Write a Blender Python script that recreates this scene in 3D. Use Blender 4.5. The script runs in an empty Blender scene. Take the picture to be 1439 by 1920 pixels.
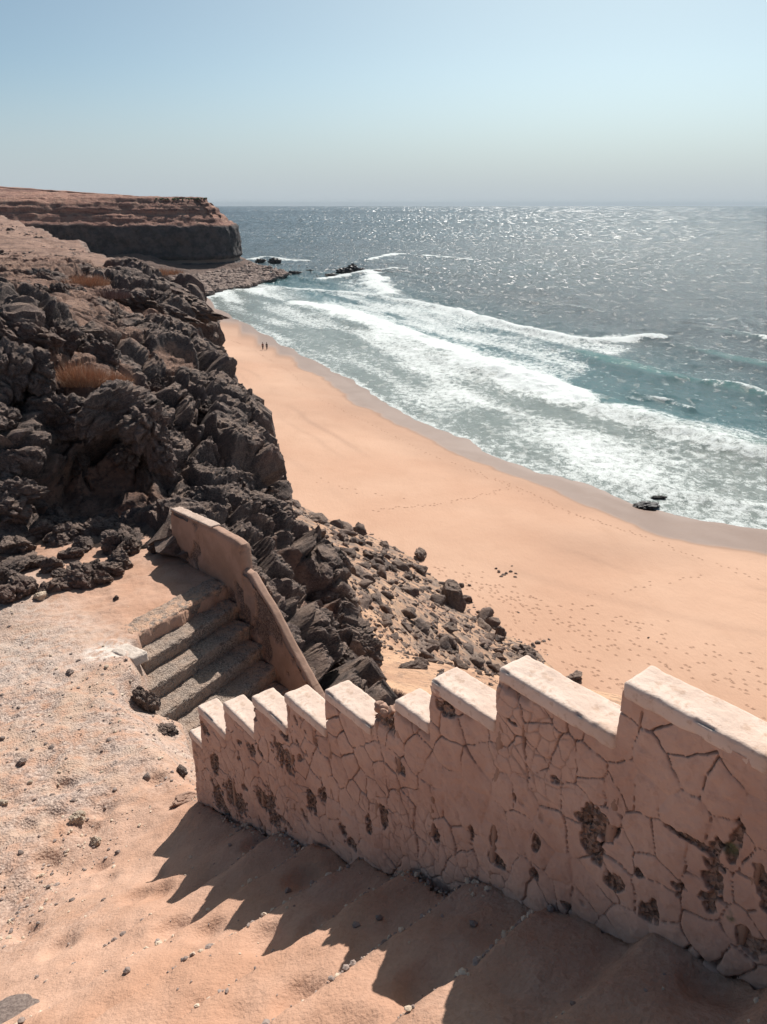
import bpy, bmesh, math, random
import numpy as np
from mathutils import Vector, Matrix, Euler

random.seed(7)
R = math.radians
scene = bpy.context.scene
COL = scene.collection

# ---------------------------------------------------------------- camera, sky, sun, exposure
EYE = 34.0                                   # eye height above the sea, metres
FPX = 1442.0                                 # focal length in pixels of the 1439 x 1920 photograph
PITCH = math.atan((960 - 381) / FPX)
cam_data = bpy.data.cameras.new('camera')
cam = bpy.data.objects.new('camera', cam_data)
COL.objects.link(cam)
cam.location = (0, 0, EYE)
cam.rotation_euler = (math.pi / 2 - PITCH, 0, 0)
cam_data.sensor_fit = 'VERTICAL'
cam_data.sensor_height = 24.0
cam_data.lens = FPX / 1920 * 24.0
cam_data.clip_start = 0.05
cam_data.clip_end = 60000
scene.camera = cam

SUN_AZ, SUN_EL = R(18), R(46)                # azimuth to the right of the view direction
world = bpy.data.worlds.new('World')
scene.world = world
world.use_nodes = True
wn = world.node_tree
bg = wn.nodes['Background']
sky = wn.nodes.new('ShaderNodeTexSky')
sky.sky_type = 'NISHITA'
sky.sun_disc = False
sky.sun_elevation = SUN_EL
sky.sun_rotation = SUN_AZ
sky.altitude = 700
sky.air_density = 0.6
sky.dust_density = 3.0
sky.ozone_density = 3.0
tint = wn.nodes.new('ShaderNodeMix'); tint.data_type = 'RGBA'; tint.blend_type = 'MULTIPLY'   # white balance of the sky
tint.inputs[0].default_value = 1.0; tint.inputs[7].default_value = (1.0, 1.115, .955, 1)
wn.links.new(sky.outputs[0], tint.inputs[6]); 
tc = wn.nodes.new('ShaderNodeTexCoord'); sxyz = wn.nodes.new('ShaderNodeSeparateXYZ'); mr = wn.nodes.new('ShaderNodeMapRange')   # sea haze all round the horizon
mr.interpolation_type = 'SMOOTHSTEP'
for i_, v_ in enumerate((-.01, .15, .95, 0.0)): mr.inputs[1 + i_].default_value = v_
hz = wn.nodes.new('ShaderNodeMix'); hz.data_type = 'RGBA'; hz.inputs[7].default_value = (4.85, 5.50, 6.05, 1)
wn.links.new(tc.outputs['Generated'], sxyz.inputs[0]); wn.links.new(sxyz.outputs[2], mr.inputs[0]); wn.links.new(mr.outputs[0], hz.inputs[0])
wn.links.new(tint.outputs[2], hz.inputs[6]); wn.links.new(hz.outputs[2], bg.inputs[0])
bg.inputs[1].default_value = 0.084
sun_data = bpy.data.lights.new('sun', 'SUN')
sun = bpy.data.objects.new('sun', sun_data)
COL.objects.link(sun)
sun_data.energy = 5.0
sun_data.angle = R(0.53)
sun_data.color = (1.0, 0.945, 0.88)
SUN_DIR = Vector((math.sin(SUN_AZ) * math.cos(SUN_EL), math.cos(SUN_AZ) * math.cos(SUN_EL), math.sin(SUN_EL)))
sun.rotation_euler = SUN_DIR.to_track_quat('Z', 'Y').to_euler()
sun.location = (20, 40, 80)
scene.view_settings.view_transform = 'Standard'
scene.view_settings.look = 'None'
scene.view_settings.exposure = 0.32
scene.view_settings.gamma = 1.0
scene.cycles.sample_clamp_direct = 10.0          # keeps single sun glints on the water from smearing

# ---------------------------------------------------------------- numeric helpers
cp, sp = math.cos(PITCH), math.sin(PITCH)
def ray(px, py):
    dx = (px - 719.5) / FPX; dy = (960 - py) / FPX
    return np.array([dx, cp + dy * sp, -sp + dy * cp])
def at_z(px, py, z):                          # point of the sight line at height z above the sea
    r = ray(px, py); return r * ((z - EYE) / r[2]) + np.array([0, 0, EYE])
def at_y(px, py, y):                          # point of the sight line at distance y
    r = ray(px, py); return r * (y / r[1]) + np.array([0, 0, EYE])

def _h(ix, iy, iz, seed):
    v = (ix.astype(np.int64) * 374761393 + iy.astype(np.int64) * 668265263 + iz.astype(np.int64) * 2147483647 + seed * 974634777) & 0xffffffff
    v = ((v ^ (v >> 13)) * 1274126177) & 0xffffffff
    v = ((v ^ (v >> 16)) * 2246822519) & 0xffffffff
    return ((v ^ (v >> 15)) & 0xffffff) / float(0xffffff)
def vnoise(p, seed=0):                        # value noise, 0..1, p (N,3)
    i = np.floor(p).astype(np.int64); f = p - i
    f = f * f * f * (f * (f * 6 - 15) + 10)
    out = 0
    for dx in (0, 1):
        for dy in (0, 1):
            for dz in (0, 1):
                wgt = (f[:, 0] if dx else 1 - f[:, 0]) * (f[:, 1] if dy else 1 - f[:, 1]) * (f[:, 2] if dz else 1 - f[:, 2])
                out = out + wgt * _h(i[:, 0] + dx, i[:, 1] + dy, i[:, 2] + dz, seed)
    return out
def fbm(p, octv=4, seed=0, gain=.5):          # about -1..1
    a, s, o = 1.0, 0.0, 0
    for k in range(octv):
        o = o + a * (vnoise(p * (2.03 ** k) + 17.3 * k, seed + k) * 2 - 1); s += a; a *= gain
    return o / s
def worley(p, seed=0):                        # F1, F2, random id
    i = np.floor(p).astype(np.int64)
    f1 = np.full(len(p), 9.0); f2 = np.full(len(p), 9.0); idd = np.zeros(len(p))
    for dx in (-1, 0, 1):
        for dy in (-1, 0, 1):
            for dz in (-1, 0, 1):
                cx, cy, cz = i[:, 0] + dx, i[:, 1] + dy, i[:, 2] + dz
                q = np.stack([cx + _h(cx, cy, cz, seed), cy + _h(cx, cy, cz, seed + 1), cz + _h(cx, cy, cz, seed + 2)], 1)
                d = np.sqrt(((p - q) ** 2).sum(1))
                m = d < f1
                f2 = np.where(m, f1, np.minimum(f2, d))
                idd = np.where(m, _h(cx, cy, cz, seed + 3), idd)
                f1 = np.where(m, d, f1)
    return f1, f2, idd
def sst(a, b, x):
    t = np.clip((x - a) / (b - a), 0, 1); return t * t * (3 - 2 * t)
def P3(x, y, z=None):
    return np.stack([np.ravel(x), np.ravel(y), np.ravel(z) if z is not None else np.zeros(np.size(x))], 1)
_TAB = np.random.RandomState(3).rand(512, 512).astype(np.float32)
def _v2(x, y):
    ix = np.floor(x); iy = np.floor(y); fx = x - ix; fy = y - iy
    ix = ix.astype(np.int32) & 511; iy = iy.astype(np.int32) & 511; jx = (ix + 1) & 511; jy = (iy + 1) & 511
    fx = fx * fx * (3 - 2 * fx); fy = fy * fy * (3 - 2 * fy)
    return (_TAB[ix, iy] * (1 - fx) + _TAB[jx, iy] * fx) * (1 - fy) + (_TAB[ix, jy] * (1 - fx) + _TAB[jx, jy] * fx) * fy
def n2(x, y, scale, octv=3, seed=0):          # 2-D fbm, about -1..1, with the shape of x
    x = np.asarray(x, np.float32) * scale; y = np.asarray(y, np.float32) * scale
    a, s, o = 1.0, 0.0, 0
    for k in range(octv):
        f = 2.03 ** k; ca, sa = math.cos(seed + k), math.sin(seed + k)
        o = o + a * (_v2((x * ca - y * sa) * f + 37.7 * seed + 11.1 * k, (x * sa + y * ca) * f + 91.3 * seed) * 2 - 1); s += a; a *= .5
    return o / s
def poly_dist(x, y, pts):                     # distance to an open polyline, and side sign (+ on the left)
    best = np.full(np.shape(x), 1e9); side = np.ones(np.shape(x))
    for a, b in zip(pts[:-1], pts[1:]):
        ax, ay, bx, by = a[0], a[1], b[0], b[1]
        ex, ey = bx - ax, by - ay
        t = np.clip(((x - ax) * ex + (y - ay) * ey) / (ex * ex + ey * ey), 0, 1)
        d = np.hypot(x - ax - t * ex, y - ay - t * ey)
        m = d < best - 1e-9
        best = np.where(m, d, best)
        side = np.where(m, np.sign(ex * (y - ay) - ey * (x - ax)), side)
    return best, side
def in_poly(x, y, pts):
    c = np.zeros(np.shape(x), bool)
    for a, b in zip(pts, pts[1:] + pts[:1]):
        with np.errstate(divide='ignore', invalid='ignore'):
            c ^= ((a[1] > y) != (b[1] > y)) & (x < (b[0] - a[0]) * (y - a[1]) / (b[1] - a[1] + 1e-12) + a[0])
    return c

# ---------------------------------------------------------------- object helpers
def link(name, me, parent=None, mat=None):
    o = bpy.data.objects.new(name, me)
    COL.objects.link(o)
    if mat is not None and me is not None and not me.materials: me.materials.append(mat)
    if parent is not None: o.parent = parent
    return o
def tag(o, label=None, cat=None, group=None, kind=None):
    if label: o['label'] = label
    if cat: o['category'] = cat
    if group: o['group'] = group
    if kind: o['kind'] = kind
    return o
def np_mesh(name, co, faces, attrs=None, smooth=True):
    """co (N,3); faces (M,3) or (M,4) int array; attrs name -> (N,) floats"""
    me = bpy.data.meshes.new(name)
    k = faces.shape[1]
    me.vertices.add(len(co)); me.vertices.foreach_set('co', np.ascontiguousarray(co, dtype=np.float32).ravel())
    me.loops.add(faces.size); me.loops.foreach_set('vertex_index', np.ascontiguousarray(faces, dtype=np.int32).ravel())
    me.polygons.add(len(faces))
    me.polygons.foreach_set('loop_start', np.arange(0, faces.size, k, dtype=np.int32))
    me.polygons.foreach_set('loop_total', np.full(len(faces), k, dtype=np.int32))
    me.polygons.foreach_set('use_smooth', np.full(len(faces), smooth, dtype=bool))
    me.update(calc_edges=True)
    for nm, v in (attrs or {}).items():
        a = me.attributes.new(nm, 'FLOAT', 'POINT'); a.data.foreach_set('value', np.ascontiguousarray(v, dtype=np.float32).ravel())
    return me
def grid_faces(r, c):
    i = np.arange(r * c).reshape(r, c)
    return np.stack([i[:-1, :-1].ravel(), i[:-1, 1:].ravel(), i[1:, 1:].ravel(), i[1:, :-1].ravel()], 1)
def grid_normals(G):                          # G (r,c,3)
    du = np.gradient(G, axis=1); dv = np.gradient(G, axis=0)
    n = np.cross(du, dv); n /= np.linalg.norm(n, axis=2, keepdims=True) + 1e-12
    return n

# ---------------------------------------------------------------- materials
class M:
    """tiny node-graph builder"""
    def __init__(s, name):
        s.m = bpy.data.materials.new(name); s.m.use_nodes = True
        s.nt = s.m.node_tree; s.b = s.nt.nodes['Principled BSDF']
        s.b.inputs['Specular IOR Level'].default_value = 0.25
        s.b.inputs['Roughness'].default_value = 0.9
        s.geo = None
    def n(s, t, **kw):
        nd = s.nt.nodes.new('ShaderNode' + t)
        for k, v in kw.items(): setattr(nd, k, v)
        return nd
    def put(s, sock, v):
        if isinstance(v, bpy.types.NodeSocket): s.nt.links.new(v, sock)
        else:
            sock.default_value = (v[0], v[1], v[2], 1) if isinstance(v, tuple) and len(v) == 3 and sock.type == 'RGBA' else v
    def pos(s):
        if s.geo is None: s.geo = s.n('NewGeometry')
        return s.geo.outputs['Position']
    def obj(s): return s.n('TexCoord').outputs['Object']
    def scale(s, v, k):
        m = s.n('VectorMath', operation='MULTIPLY'); s.put(m.inputs[0], v); m.inputs[1].default_value = k if isinstance(k, tuple) else (k, k, k); return m.outputs[0]
    def noise(s, v, sc, det=4, rough=.55, dist=0):
        nd = s.n('TexNoise'); s.put(nd.inputs['Vector'], v); nd.inputs['Scale'].default_value = sc
        nd.inputs['Detail'].default_value = det; nd.inputs['Roughness'].default_value = rough; nd.inputs['Distortion'].default_value = dist
        return nd.outputs['Fac']
    def vor(s, v, sc, feat='F1', out='Distance', rnd=1):
        nd = s.n('TexVoronoi', feature=feat); s.put(nd.inputs['Vector'], v); nd.inputs['Scale'].default_value = sc
        nd.inputs['Randomness'].default_value = rnd
        return nd.outputs[out]
    def math(s, op, a, b=0.0, c=None, clamp=False):
        nd = s.n('Math', operation=op, use_clamp=clamp); s.put(nd.inputs[0], a); s.put(nd.inputs[1], b)
        if c is not None: s.put(nd.inputs[2], c)
        return nd.outputs[0]
    def ramp(s, v, a, b, lo=0.0, hi=1.0):
        nd = s.n('MapRange', interpolation_type='SMOOTHSTEP'); s.put(nd.inputs[0], v)
        for i, x in enumerate((a, b, lo, hi)): s.put(nd.inputs[1 + i], x)
        return nd.outputs[0]
    def mix(s, f, a, b, mode='MIX'):
        nd = s.n('Mix', data_type='RGBA', blend_type=mode); s.put(nd.inputs[0], f); s.put(nd.inputs[6], a); s.put(nd.inputs[7], b)
        return nd.outputs[2]
    def attr(s, nm): return s.n('Attribute', attribute_name=nm).outputs['Fac']
    def nz(s):
        if s.geo is None: s.geo = s.n('NewGeometry')
        x = s.n('SeparateXYZ'); s.put(x.inputs[0], s.geo.outputs['Normal']); return x.outputs[2]
    def rnd(s): return s.n('ObjectInfo').outputs['Random']
    def bump(s, h, dist, strength=1.0, prev=None):
        nd = s.n('Bump'); s.put(nd.inputs['Height'], h); nd.inputs['Distance'].default_value = dist; nd.inputs['Strength'].default_value = strength
        if prev is not None: s.put(nd.inputs['Normal'], prev)
        return nd.outputs[0]
    def done(s, col, rough=None, normal=None, **kw):
        s.put(s.b.inputs['Base Color'], col)
        if rough is not None: s.put(s.b.inputs['Roughness'], rough)
        if normal is not None: s.put(s.b.inputs['Normal'], normal)
        for k, v in kw.items(): s.put(s.b.inputs[k], v)
        return s.m

SAND_A, SAND_B = (0.455, 0.262, 0.176), (0.515, 0.325, 0.236)
def mat_ground():
    m = M('sandy_ground'); p = m.pos()
    c = m.mix(m.ramp(m.noise(p, 1.7, 5), .35, .65), SAND_A, SAND_B)
    c = m.mix(m.ramp(m.noise(p, 60, 3), .3, .8, 0, .35), c, (.33, .19, .125))
    g = m.attr('gravel')
    sp_ = m.vor(p, 55, out='Color'); sx = m.n('SeparateColor'); m.put(sx.inputs[0], sp_)
    gc = m.mix(sx.outputs[0], (.27, .20, .17), (.54, .42, .35))
    gc = m.mix(m.ramp(sx.outputs[1], .72, .95), gc, (.17, .125, .11))
    gc = m.mix(m.ramp(m.noise(p, 2.6, 4), .4, .7), gc, (.46, .33, .25))
    gf = m.math('MULTIPLY', g, m.ramp(m.noise(p, 9, 4), .25, .6))
    c = m.mix(gf, c, gc)
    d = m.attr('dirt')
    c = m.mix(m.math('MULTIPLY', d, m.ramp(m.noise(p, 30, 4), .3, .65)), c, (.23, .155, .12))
    pale = m.attr('pale')
    c = m.mix(m.math('MULTIPLY', pale, m.ramp(m.noise(p, 12, 4), .3, .6)), c, (.60, .52, .46))
    h = m.math('ADD', m.noise(p, 90, 4), m.math('MULTIPLY', m.vor(p, 60), m.math('MULTIPLY', g, 1.6)))
    nb = m.bump(h, .006, .9)
    nb = m.bump(m.noise(p, 14, 4), .02, .7, nb)
    return m.done(c, .95, nb)
def mat_rock(name, dark, light, dust, dust_amt=1.0, sc=1.0, coords='world'):
    m = M(name); p = m.pos()
    v = m.noise(p, 1.3 * sc, 6, .6)
    c = m.mix(m.ramp(v, .3, .7), dark, light)
    c = m.mix(m.ramp(m.noise(p, 9 * sc, 5, .65), .42, .75, 0, .6), c, (light[0] * 1.75, light[1] * 1.6, light[2] * 1.5))
    c = m.mix(m.ramp(m.vor(p, 26 * sc), .0, .32, .75, 0), c, (dark[0] * .45, dark[1] * .45, dark[2] * .45))
    c = m.mix(m.ramp(m.noise(p, .55 * sc, 3), .52, .72, 0, .55), c, (light[0] * 1.5, light[1] * 1.05, light[2] * .95))
    c = m.mix(m.math('MULTIPLY', m.rnd(), .35), c, (light[0] * 1.25, light[1] * 1.15, light[2] * 1.1))
    c = m.mix(m.ramp(m.noise(p, 38 * sc, 6, .75), .46, .66, 0, .75), c, (light[0] * 1.9, light[1] * 1.8, light[2] * 1.75))
    c = m.mix(m.ramp(m.noise(p, 17 * sc, 6, .75), .56, .70, 0, .8), c, (dark[0] * .5, dark[1] * .5, dark[2] * .5))
    df = m.math('MULTIPLY', m.ramp(m.nz(), .35, .9), m.ramp(m.noise(p, 2.6 * sc, 5, .65), .34, .62))
    c = m.mix(m.math('MULTIPLY', df, dust_amt), c, dust)
    edge = m.ramp(m.geo.outputs['Pointiness'], .515, .60, 0, .55)              # worn, dusty edges
    c = m.mix(m.math('MULTIPLY', edge, m.ramp(m.noise(p, 6 * sc, 4), .35, .6)), c, (light[0] * 2.3, light[1] * 2.15, light[2] * 2.05))
    nb = m.bump(m.noise(p, 4.5 * sc, 9, .74), .24 / sc, .85)
    nb = m.bump(m.vor(m.scale(p, (1, 1, 1.6)), 9 * sc, 'DISTANCE_TO_EDGE'), .05 / sc, .55, nb)
    nb = m.bump(m.noise(p, 26 * sc, 7, .75), .045 / sc, 1.0, nb)
    return m, c, nb
def mat_basalt(name='dark_basalt', sc=1.0, amt=.75):
    m, c, nb = mat_rock(name, (.060, .050, .048), (.175, .140, .126), (.36, .26, .205), amt, sc)
    return m.done(c, .88, nb)
def mat_cliff():
    m, c, nb = mat_rock('cliff_rock_and_soil', (.060, .050, .048), (.175, .140, .126), (.37, .265, .21), .9)
    p = m.pos()
    s = m.attr('soil')
    soil = m.mix(m.ramp(m.noise(p, 1.1, 5), .35, .65), (.25, .150, .112), (.43, .27, .20))
    soil = m.mix(m.ramp(m.noise(p, 11, 5, .7), .48, .66), soil, (.15, .10, .085))
    soil = m.mix(m.ramp(m.noise(p, 1.3, 6, .75), .54, .66, 0, .8), soil, (.12, .085, .075))
    soil = m.mix(m.ramp(m.noise(p, .16, 4), .5, .7, 0, .6), soil, (.40, .24, .18))
    f = m.math('MULTIPLY', s, 1.0)
    f = m.ramp(m.math('ADD', f, m.math('MULTIPLY', m.math('SUBTRACT', m.noise(p, 2.3, 5), .5), .9)), .38, .62)
    return m.done(m.mix(f, c, soil), .92, nb)
def mat_scree():
    m = M('scree_soil'); p = m.pos()
    soil = m.mix(m.ramp(m.noise(p, .5, 5), .35, .65), (.40, .235, .155), (.56, .35, .225))
    soil = m.mix(m.ramp(m.noise(p, 5, 5, .7), .48, .7), soil, (.25, .165, .12))
    r = m.mix(m.ramp(m.noise(p, 1.6, 6, .7), .35, .65), (.075, .06, .053), (.27, .20, .16))
    f = m.ramp(m.math('ADD', m.attr('rubble'), m.math('MULTIPLY', m.math('SUBTRACT', m.noise(p, .8, 5), .5), 1.0)), .35, .65)
    nb = m.bump(m.noise(p, 3, 6, .65), .25, .8)
    return m.done(m.mix(f, soil, r), .95, nb)
def mat_beach():
    m = M('beach_sand'); p = m.pos()
    c = m.mix(m.ramp(m.noise(p, .045, 5), .35, .65), (.475, .286, .195), (.525, .335, .236))
    c = m.mix(m.ramp(m.noise(m.scale(p, (.6, .25, 1)), .6, 5), .5, .8, 0, .3), c, (.39, .23, .15))
    w = m.attr('wet')
    wc = m.mix(m.noise(p, .12, 4), (.165, .102, .074), (.22, .14, .104))
    d = m.attr('damp')
    c = m.mix(m.math('MULTIPLY', d, .8), c, (.33, .205, .145))
    c = m.mix(w, c, wc)
    rough = m.ramp(w, .3, 1, .95, .5)
    h = m.noise(m.scale(p, (1, .55, 1)), 2.6, 5, .6)
    dry = m.math('SUBTRACT', 1.0, w)
    nd = m.n('Bump'); m.put(nd.inputs['Height'], h); nd.inputs['Distance'].default_value = .10; m.put(nd.inputs['Strength'], m.math('MULTIPLY', dry, .55))
    return m.done(c, rough, nd.outputs[0])
G1, G2, G3 = .575, .58, .58
def mat_sea():
    m = M('sea_water'); p = m.pos()
    foam, shal, glass = m.attr('foam'), m.attr('shallow'), m.attr('crest')
    deep = m.mix(m.ramp(m.noise(p, .012, 4), .35, .65), (.010, .026, .036), (.014, .036, .046))
    c = m.mix(m.ramp(shal, .0, .55), deep, (.016, .098, .110))
    c = m.mix(m.ramp(shal, .5, 1.0), c, (.15, .18, .165))
    c = m.mix(glass, c, (.04, .18, .16))
    q = m.scale(p, (1.0, .8, 1))
    lace = m.noise(q, .8, 8, .70, .5)
    lace2 = m.noise(q, 4.5, 4, .7, .4)
    nn = m.math('ADD', m.math('MULTIPLY', m.math('SUBTRACT', lace, .5), 1.5), m.math('MULTIPLY', m.math('SUBTRACT', lace2, .5), .9))
    f = m.ramp(m.math('ADD', foam, nn), .32, .84)
    f = m.math('MULTIPLY', f, m.ramp(foam, .02, .22))
    c = m.mix(f, c, (.66, .70, .69))
    rough = m.ramp(f, 0, 1, .08, .8)
    def tilt(scale, k, det, stretch):
        nd = m.n('TexNoise'); m.put(nd.inputs['Vector'], m.scale(p, stretch)); nd.inputs['Scale'].default_value = scale
        nd.inputs['Detail'].default_value = det; nd.inputs['Roughness'].default_value = .6
        v = m.n('VectorMath', operation='SUBTRACT'); m.put(v.inputs[0], nd.outputs['Color']); v.inputs[1].default_value = (.5, .5, .5)
        return m.scale(v.outputs[0], (k, k, 0))
    def add(a_, b_):
        v = m.n('VectorMath', operation='ADD'); m.put(v.inputs[0], a_); m.put(v.inputs[1], b_); return v.outputs[0]
    calm = m.ramp(m.math('MAXIMUM', shal, foam), .35, 1.0, 1.0, .40)
    sep = m.n('SeparateXYZ'); m.put(sep.inputs[0], p); off = sep.outputs[1]
    def band(v, a0, a1, b0, b1):              # coarser glint facets farther offshore, so the sun glints stay visible
        k = m.ramp(off, a0, a1) if b0 is None else m.math('MULTIPLY', m.ramp(off, a0, a1), m.ramp(off, b0, b1, 1, 0)) if a0 else m.ramp(off, b0, b1, 1, 0)
        w = m.n('VectorMath', operation='SCALE'); m.put(w.inputs[0], v); m.put(w.inputs['Scale'], k); return w.outputs[0]
    def facet(scale, stretch, lo, hi):        # wavelet facets leaning shoreward, their tilt shaped to throw sun glints
        nd = m.n('TexNoise'); m.put(nd.inputs['Vector'], m.scale(p, stretch)); nd.inputs['Scale'].default_value = scale
        nd.inputs['Detail'].default_value = 2; nd.inputs['Roughness'].default_value = .6
        k = m.ramp(nd.outputs['Fac'], lo, hi)
        v = m.n('CombineXYZ'); m.put(v.inputs[0], m.math('MULTIPLY', k, m.math('MULTIPLY', m.math('SUBTRACT', m.noise(m.scale(p, stretch), scale * 1.37 + .011, 1), .53), 2.2))); m.put(v.inputs[1], m.math('MULTIPLY', k, -.27)); return add(v.outputs[0], tilt(scale * 2.0, .6, 1, stretch)), k
    KS = []
    def layer(scale, stretch, g, *bd):
        v, k = facet(scale, stretch, g, g + .05); v = band(v, *bd)
        a0, a1, b0, b1 = bd
        e = m.ramp(off, a0, a1) if b0 is None else m.math('MULTIPLY', m.ramp(off, a0, a1), m.ramp(off, b0, b1, 1, 0)) if a0 else m.ramp(off, b0, b1, 1, 0)
        KS.append(m.math('MULTIPLY', k, e)); return v
    t = add(layer(.50, (1, .55, 1), G1, None, None, 170, 420), layer(.40, (1, .24, 1), G2, 170, 420, 500, 1000))
    t = add(t, layer(.24, (1, .14, 1), G3, 500, 1000, 1000, 1800))
    t = add(t, layer(.15, (1, .07, 1), G3, 1000, 1800, 2400, 4200))
    t = add(t, layer(.075, (1, .04, 1), G3, 2400, 4200, None, None))
    ks = KS[0]
    for k_ in KS[1:]: ks = m.math('ADD', ks, k_)
    rough = m.math('MAXIMUM', rough, m.math('MULTIPLY', ks, .30))
    t = add(t, tilt(.06, .22, 2, (1, .6, 1)))
    lean = m.n('CombineXYZ'); m.put(lean.inputs[1], m.ramp(off, 90, 330, -.03, -.17)); t = add(t, lean.outputs[0])
    sc_ = m.n('VectorMath', operation='SCALE'); m.put(sc_.inputs[0], t); m.put(sc_.inputs['Scale'], calm)
    nv = m.n('VectorMath', operation='NORMALIZE'); m.put(nv.inputs[0], add(m.geo.outputs['Normal'], sc_.outputs[0]))
    nb = m.bump(nn, .35, .5, nv.outputs[0])
    return m.done(c, rough, nb, **{'IOR': 1.33, 'Specular IOR Level': .5})
def mat_plaster(name='cracked_plaster', a=(.47, .30, .235), b=(.55, .375, .30), core=(.17, .115, .09)):
    m = M(name); p = m.pos()
    c = m.mix(m.ramp(m.noise(p, 3.2, 5), .35, .65), a, b)
    c = m.mix(m.ramp(m.noise(p, 26, 5, .7), .5, .75, 0, .35), c, (a[0] * .62, a[1] * .6, a[2] * .6))
    k = m.attr('crack'); rb = m.attr('rubble')
    sx = m.n('SeparateColor'); m.put(sx.inputs[0], m.vor(p, 75, out='Color'))
    rc = m.mix(sx.outputs[0], (core[0] * .6, core[1] * .6, core[2] * .6), (core[0] * 2.0, core[1] * 2.0, core[2] * 2.0))
    c = m.mix(rb, c, rc)
    c = m.mix(m.math('MULTIPLY', k, .68), c, (core[0] * .8, core[1] * .7, core[2] * .65))
    g = m.attr('moss')
    c = m.mix(m.math('MULTIPLY', g, m.ramp(m.noise(p, 30, 4), .35, .6)), c, (.12, .13, .07))
    nb = m.bump(m.noise(p, 45, 5, .6), .006, .8)
    nb = m.bump(m.math('MULTIPLY', m.vor(p, 75), rb), .012, .9, nb)
    return m.done(c, .93, nb)
def mat_simple(name, a, b, sc=8, bd=.004, bs=60, rough=.92, speck=None):
    m = M(name); p = m.obj()
    c = m.mix(m.ramp(m.noise(p, sc, 5, .6), .33, .67), a, b)
    if speck: c = m.mix(m.ramp(m.noise(p, sc * 7, 4, .7), .52, .68), c, speck)
    nb = m.bump(m.noise(p, bs, 5, .65), bd, .9)
    return m.done(c, rough, nb)
def mat_pebbly():
    m = M('worn_pebble_concrete'); p = m.pos()
    sx = m.n('SeparateColor'); m.put(sx.inputs[0], m.vor(p, 70, out='Color'))
    c = m.mix(sx.outputs[0], (.15, .118, .10), (.42, .335, .275))
    c = m.mix(m.ramp(m.noise(p, 5, 5), .4, .65, 0, .7), c, (.38, .275, .21))
    c = m.mix(m.math('MULTIPLY', m.attr('sandy'), m.ramp(m.noise(p, 16, 4), .35, .6)), c, (.58, .36, .245))
    nb = m.bump(m.math('SUBTRACT', 1.0, m.vor(p, 70)), .014, .9)
    nb = m.bump(m.noise(p, 18, 5), .02, .7, nb)
    return m.done(c, .95, nb)
def mat_headland():
    m = M('headland_strata'); p = m.pos()
    x = m.n('SeparateXYZ'); m.put(x.inputs[0], p)
    zz = m.math('ADD', m.attr('level'), m.math('MULTIPLY', m.math('SUBTRACT', m.noise(p, .06, 4), .5), 3.5))
    strat = m.n('TexNoise'); cmb = m.n('CombineXYZ'); m.put(cmb.inputs[2], zz)
    m.put(cmb.inputs[0], m.math('MULTIPLY', x.outputs[0], .02))
    m.put(strat.inputs['Vector'], cmb.outputs[0]); strat.inputs['Scale'].default_value = .75; strat.inputs['Detail'].default_value = 4
    up = m.mix(m.ramp(strat.outputs['Fac'], .38, .62), (.17, .085, .068), (.36, .195, .145))
    up = m.mix(m.ramp(m.noise(p, .22, 6, .65), .45, .7, 0, .75), up, (.40, .255, .19))
    up = m.mix(m.ramp(m.noise(p, .7, 5, .7), .55, .7, 0, .8), up, (.10, .07, .06))
    dk = m.mix(m.ramp(m.noise(m.scale(p, (1, 1, 1.2)), .22, 7, .7), .35, .65), (.045, .045, .049), (.12, .104, .10))
    c = m.mix(m.ramp(zz, 22.6, 24.4), dk, up)
    band = m.math('MULTIPLY', m.ramp(zz, 5.2, 5.6), m.ramp(zz, 6.6, 7.0, 1, 0))
    c = m.mix(m.math('MULTIPLY', band, .8), c, (.30, .235, .19))
    lo = m.mix(m.noise(p, .4, 6, .65), (.06, .048, .044), (.23, .15, .12))
    c = m.mix(m.math('MULTIPLY', m.ramp(m.attr('talus'), .3, .6), 1.0), c, lo)
    nb = m.bump(m.noise(p, .35, 8, .7), 2.2, .9)
    return m.done(c, .95, nb)

GROUND, BASALT, CLIFF, SCREE, BEACH, SEA = mat_ground(), mat_basalt(), mat_cliff(), mat_scree(), mat_beach(), mat_sea()
BASALT_FAR = mat_basalt('dark_basalt_rubble', .35, .8)
BASALT_WET = mat_simple('wet_black_rock', (.018, .018, .020), (.05, .045, .045), 1.2, .2, 3, .45)
PLASTER = mat_plaster()
PLASTER_FAR = mat_plaster('weathered_plaster', (.31, .195, .142), (.39, .25, .19))
COPING = mat_simple('pale_coping_plaster', (.58, .44, .36), (.68, .55, .47), 3.5, .004, 60, .9, (.50, .36, .28))
PALE_TOP = mat_simple('weathered_pale_plaster', (.42, .31, .25), (.52, .40, .33), 7, .006, 50, .92, (.30, .21, .165))
CONCRETE, HEADLAND = mat_pebbly(), mat_headland()
PALE_STONE = mat_simple('pale_stone', (.50, .39, .29), (.68, .56, .44), 9, .01, 40)
GREY_STONE = mat_simple('grey_brown_stone', (.22, .17, .15), (.38, .30, .26), 9, .01, 40)
STRAW = mat_simple('dry_straw_stems', (.36, .20, .135), (.50, .315, .20), 20, .001, 200)
TWIG = mat_simple('grey_brown_twigs', (.13, .085, .08), (.25, .17, .15), 20, .001, 200)
GREENLEAF = mat_simple('small_green_leaves', (.05, .075, .03), (.085, .11, .045), 20, .001, 200)
WHITEWASH = mat_simple('worn_whitewash', (.50, .42, .36), (.60, .52, .45), 12, .01, 40, .92, (.36, .26, .20))

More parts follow.
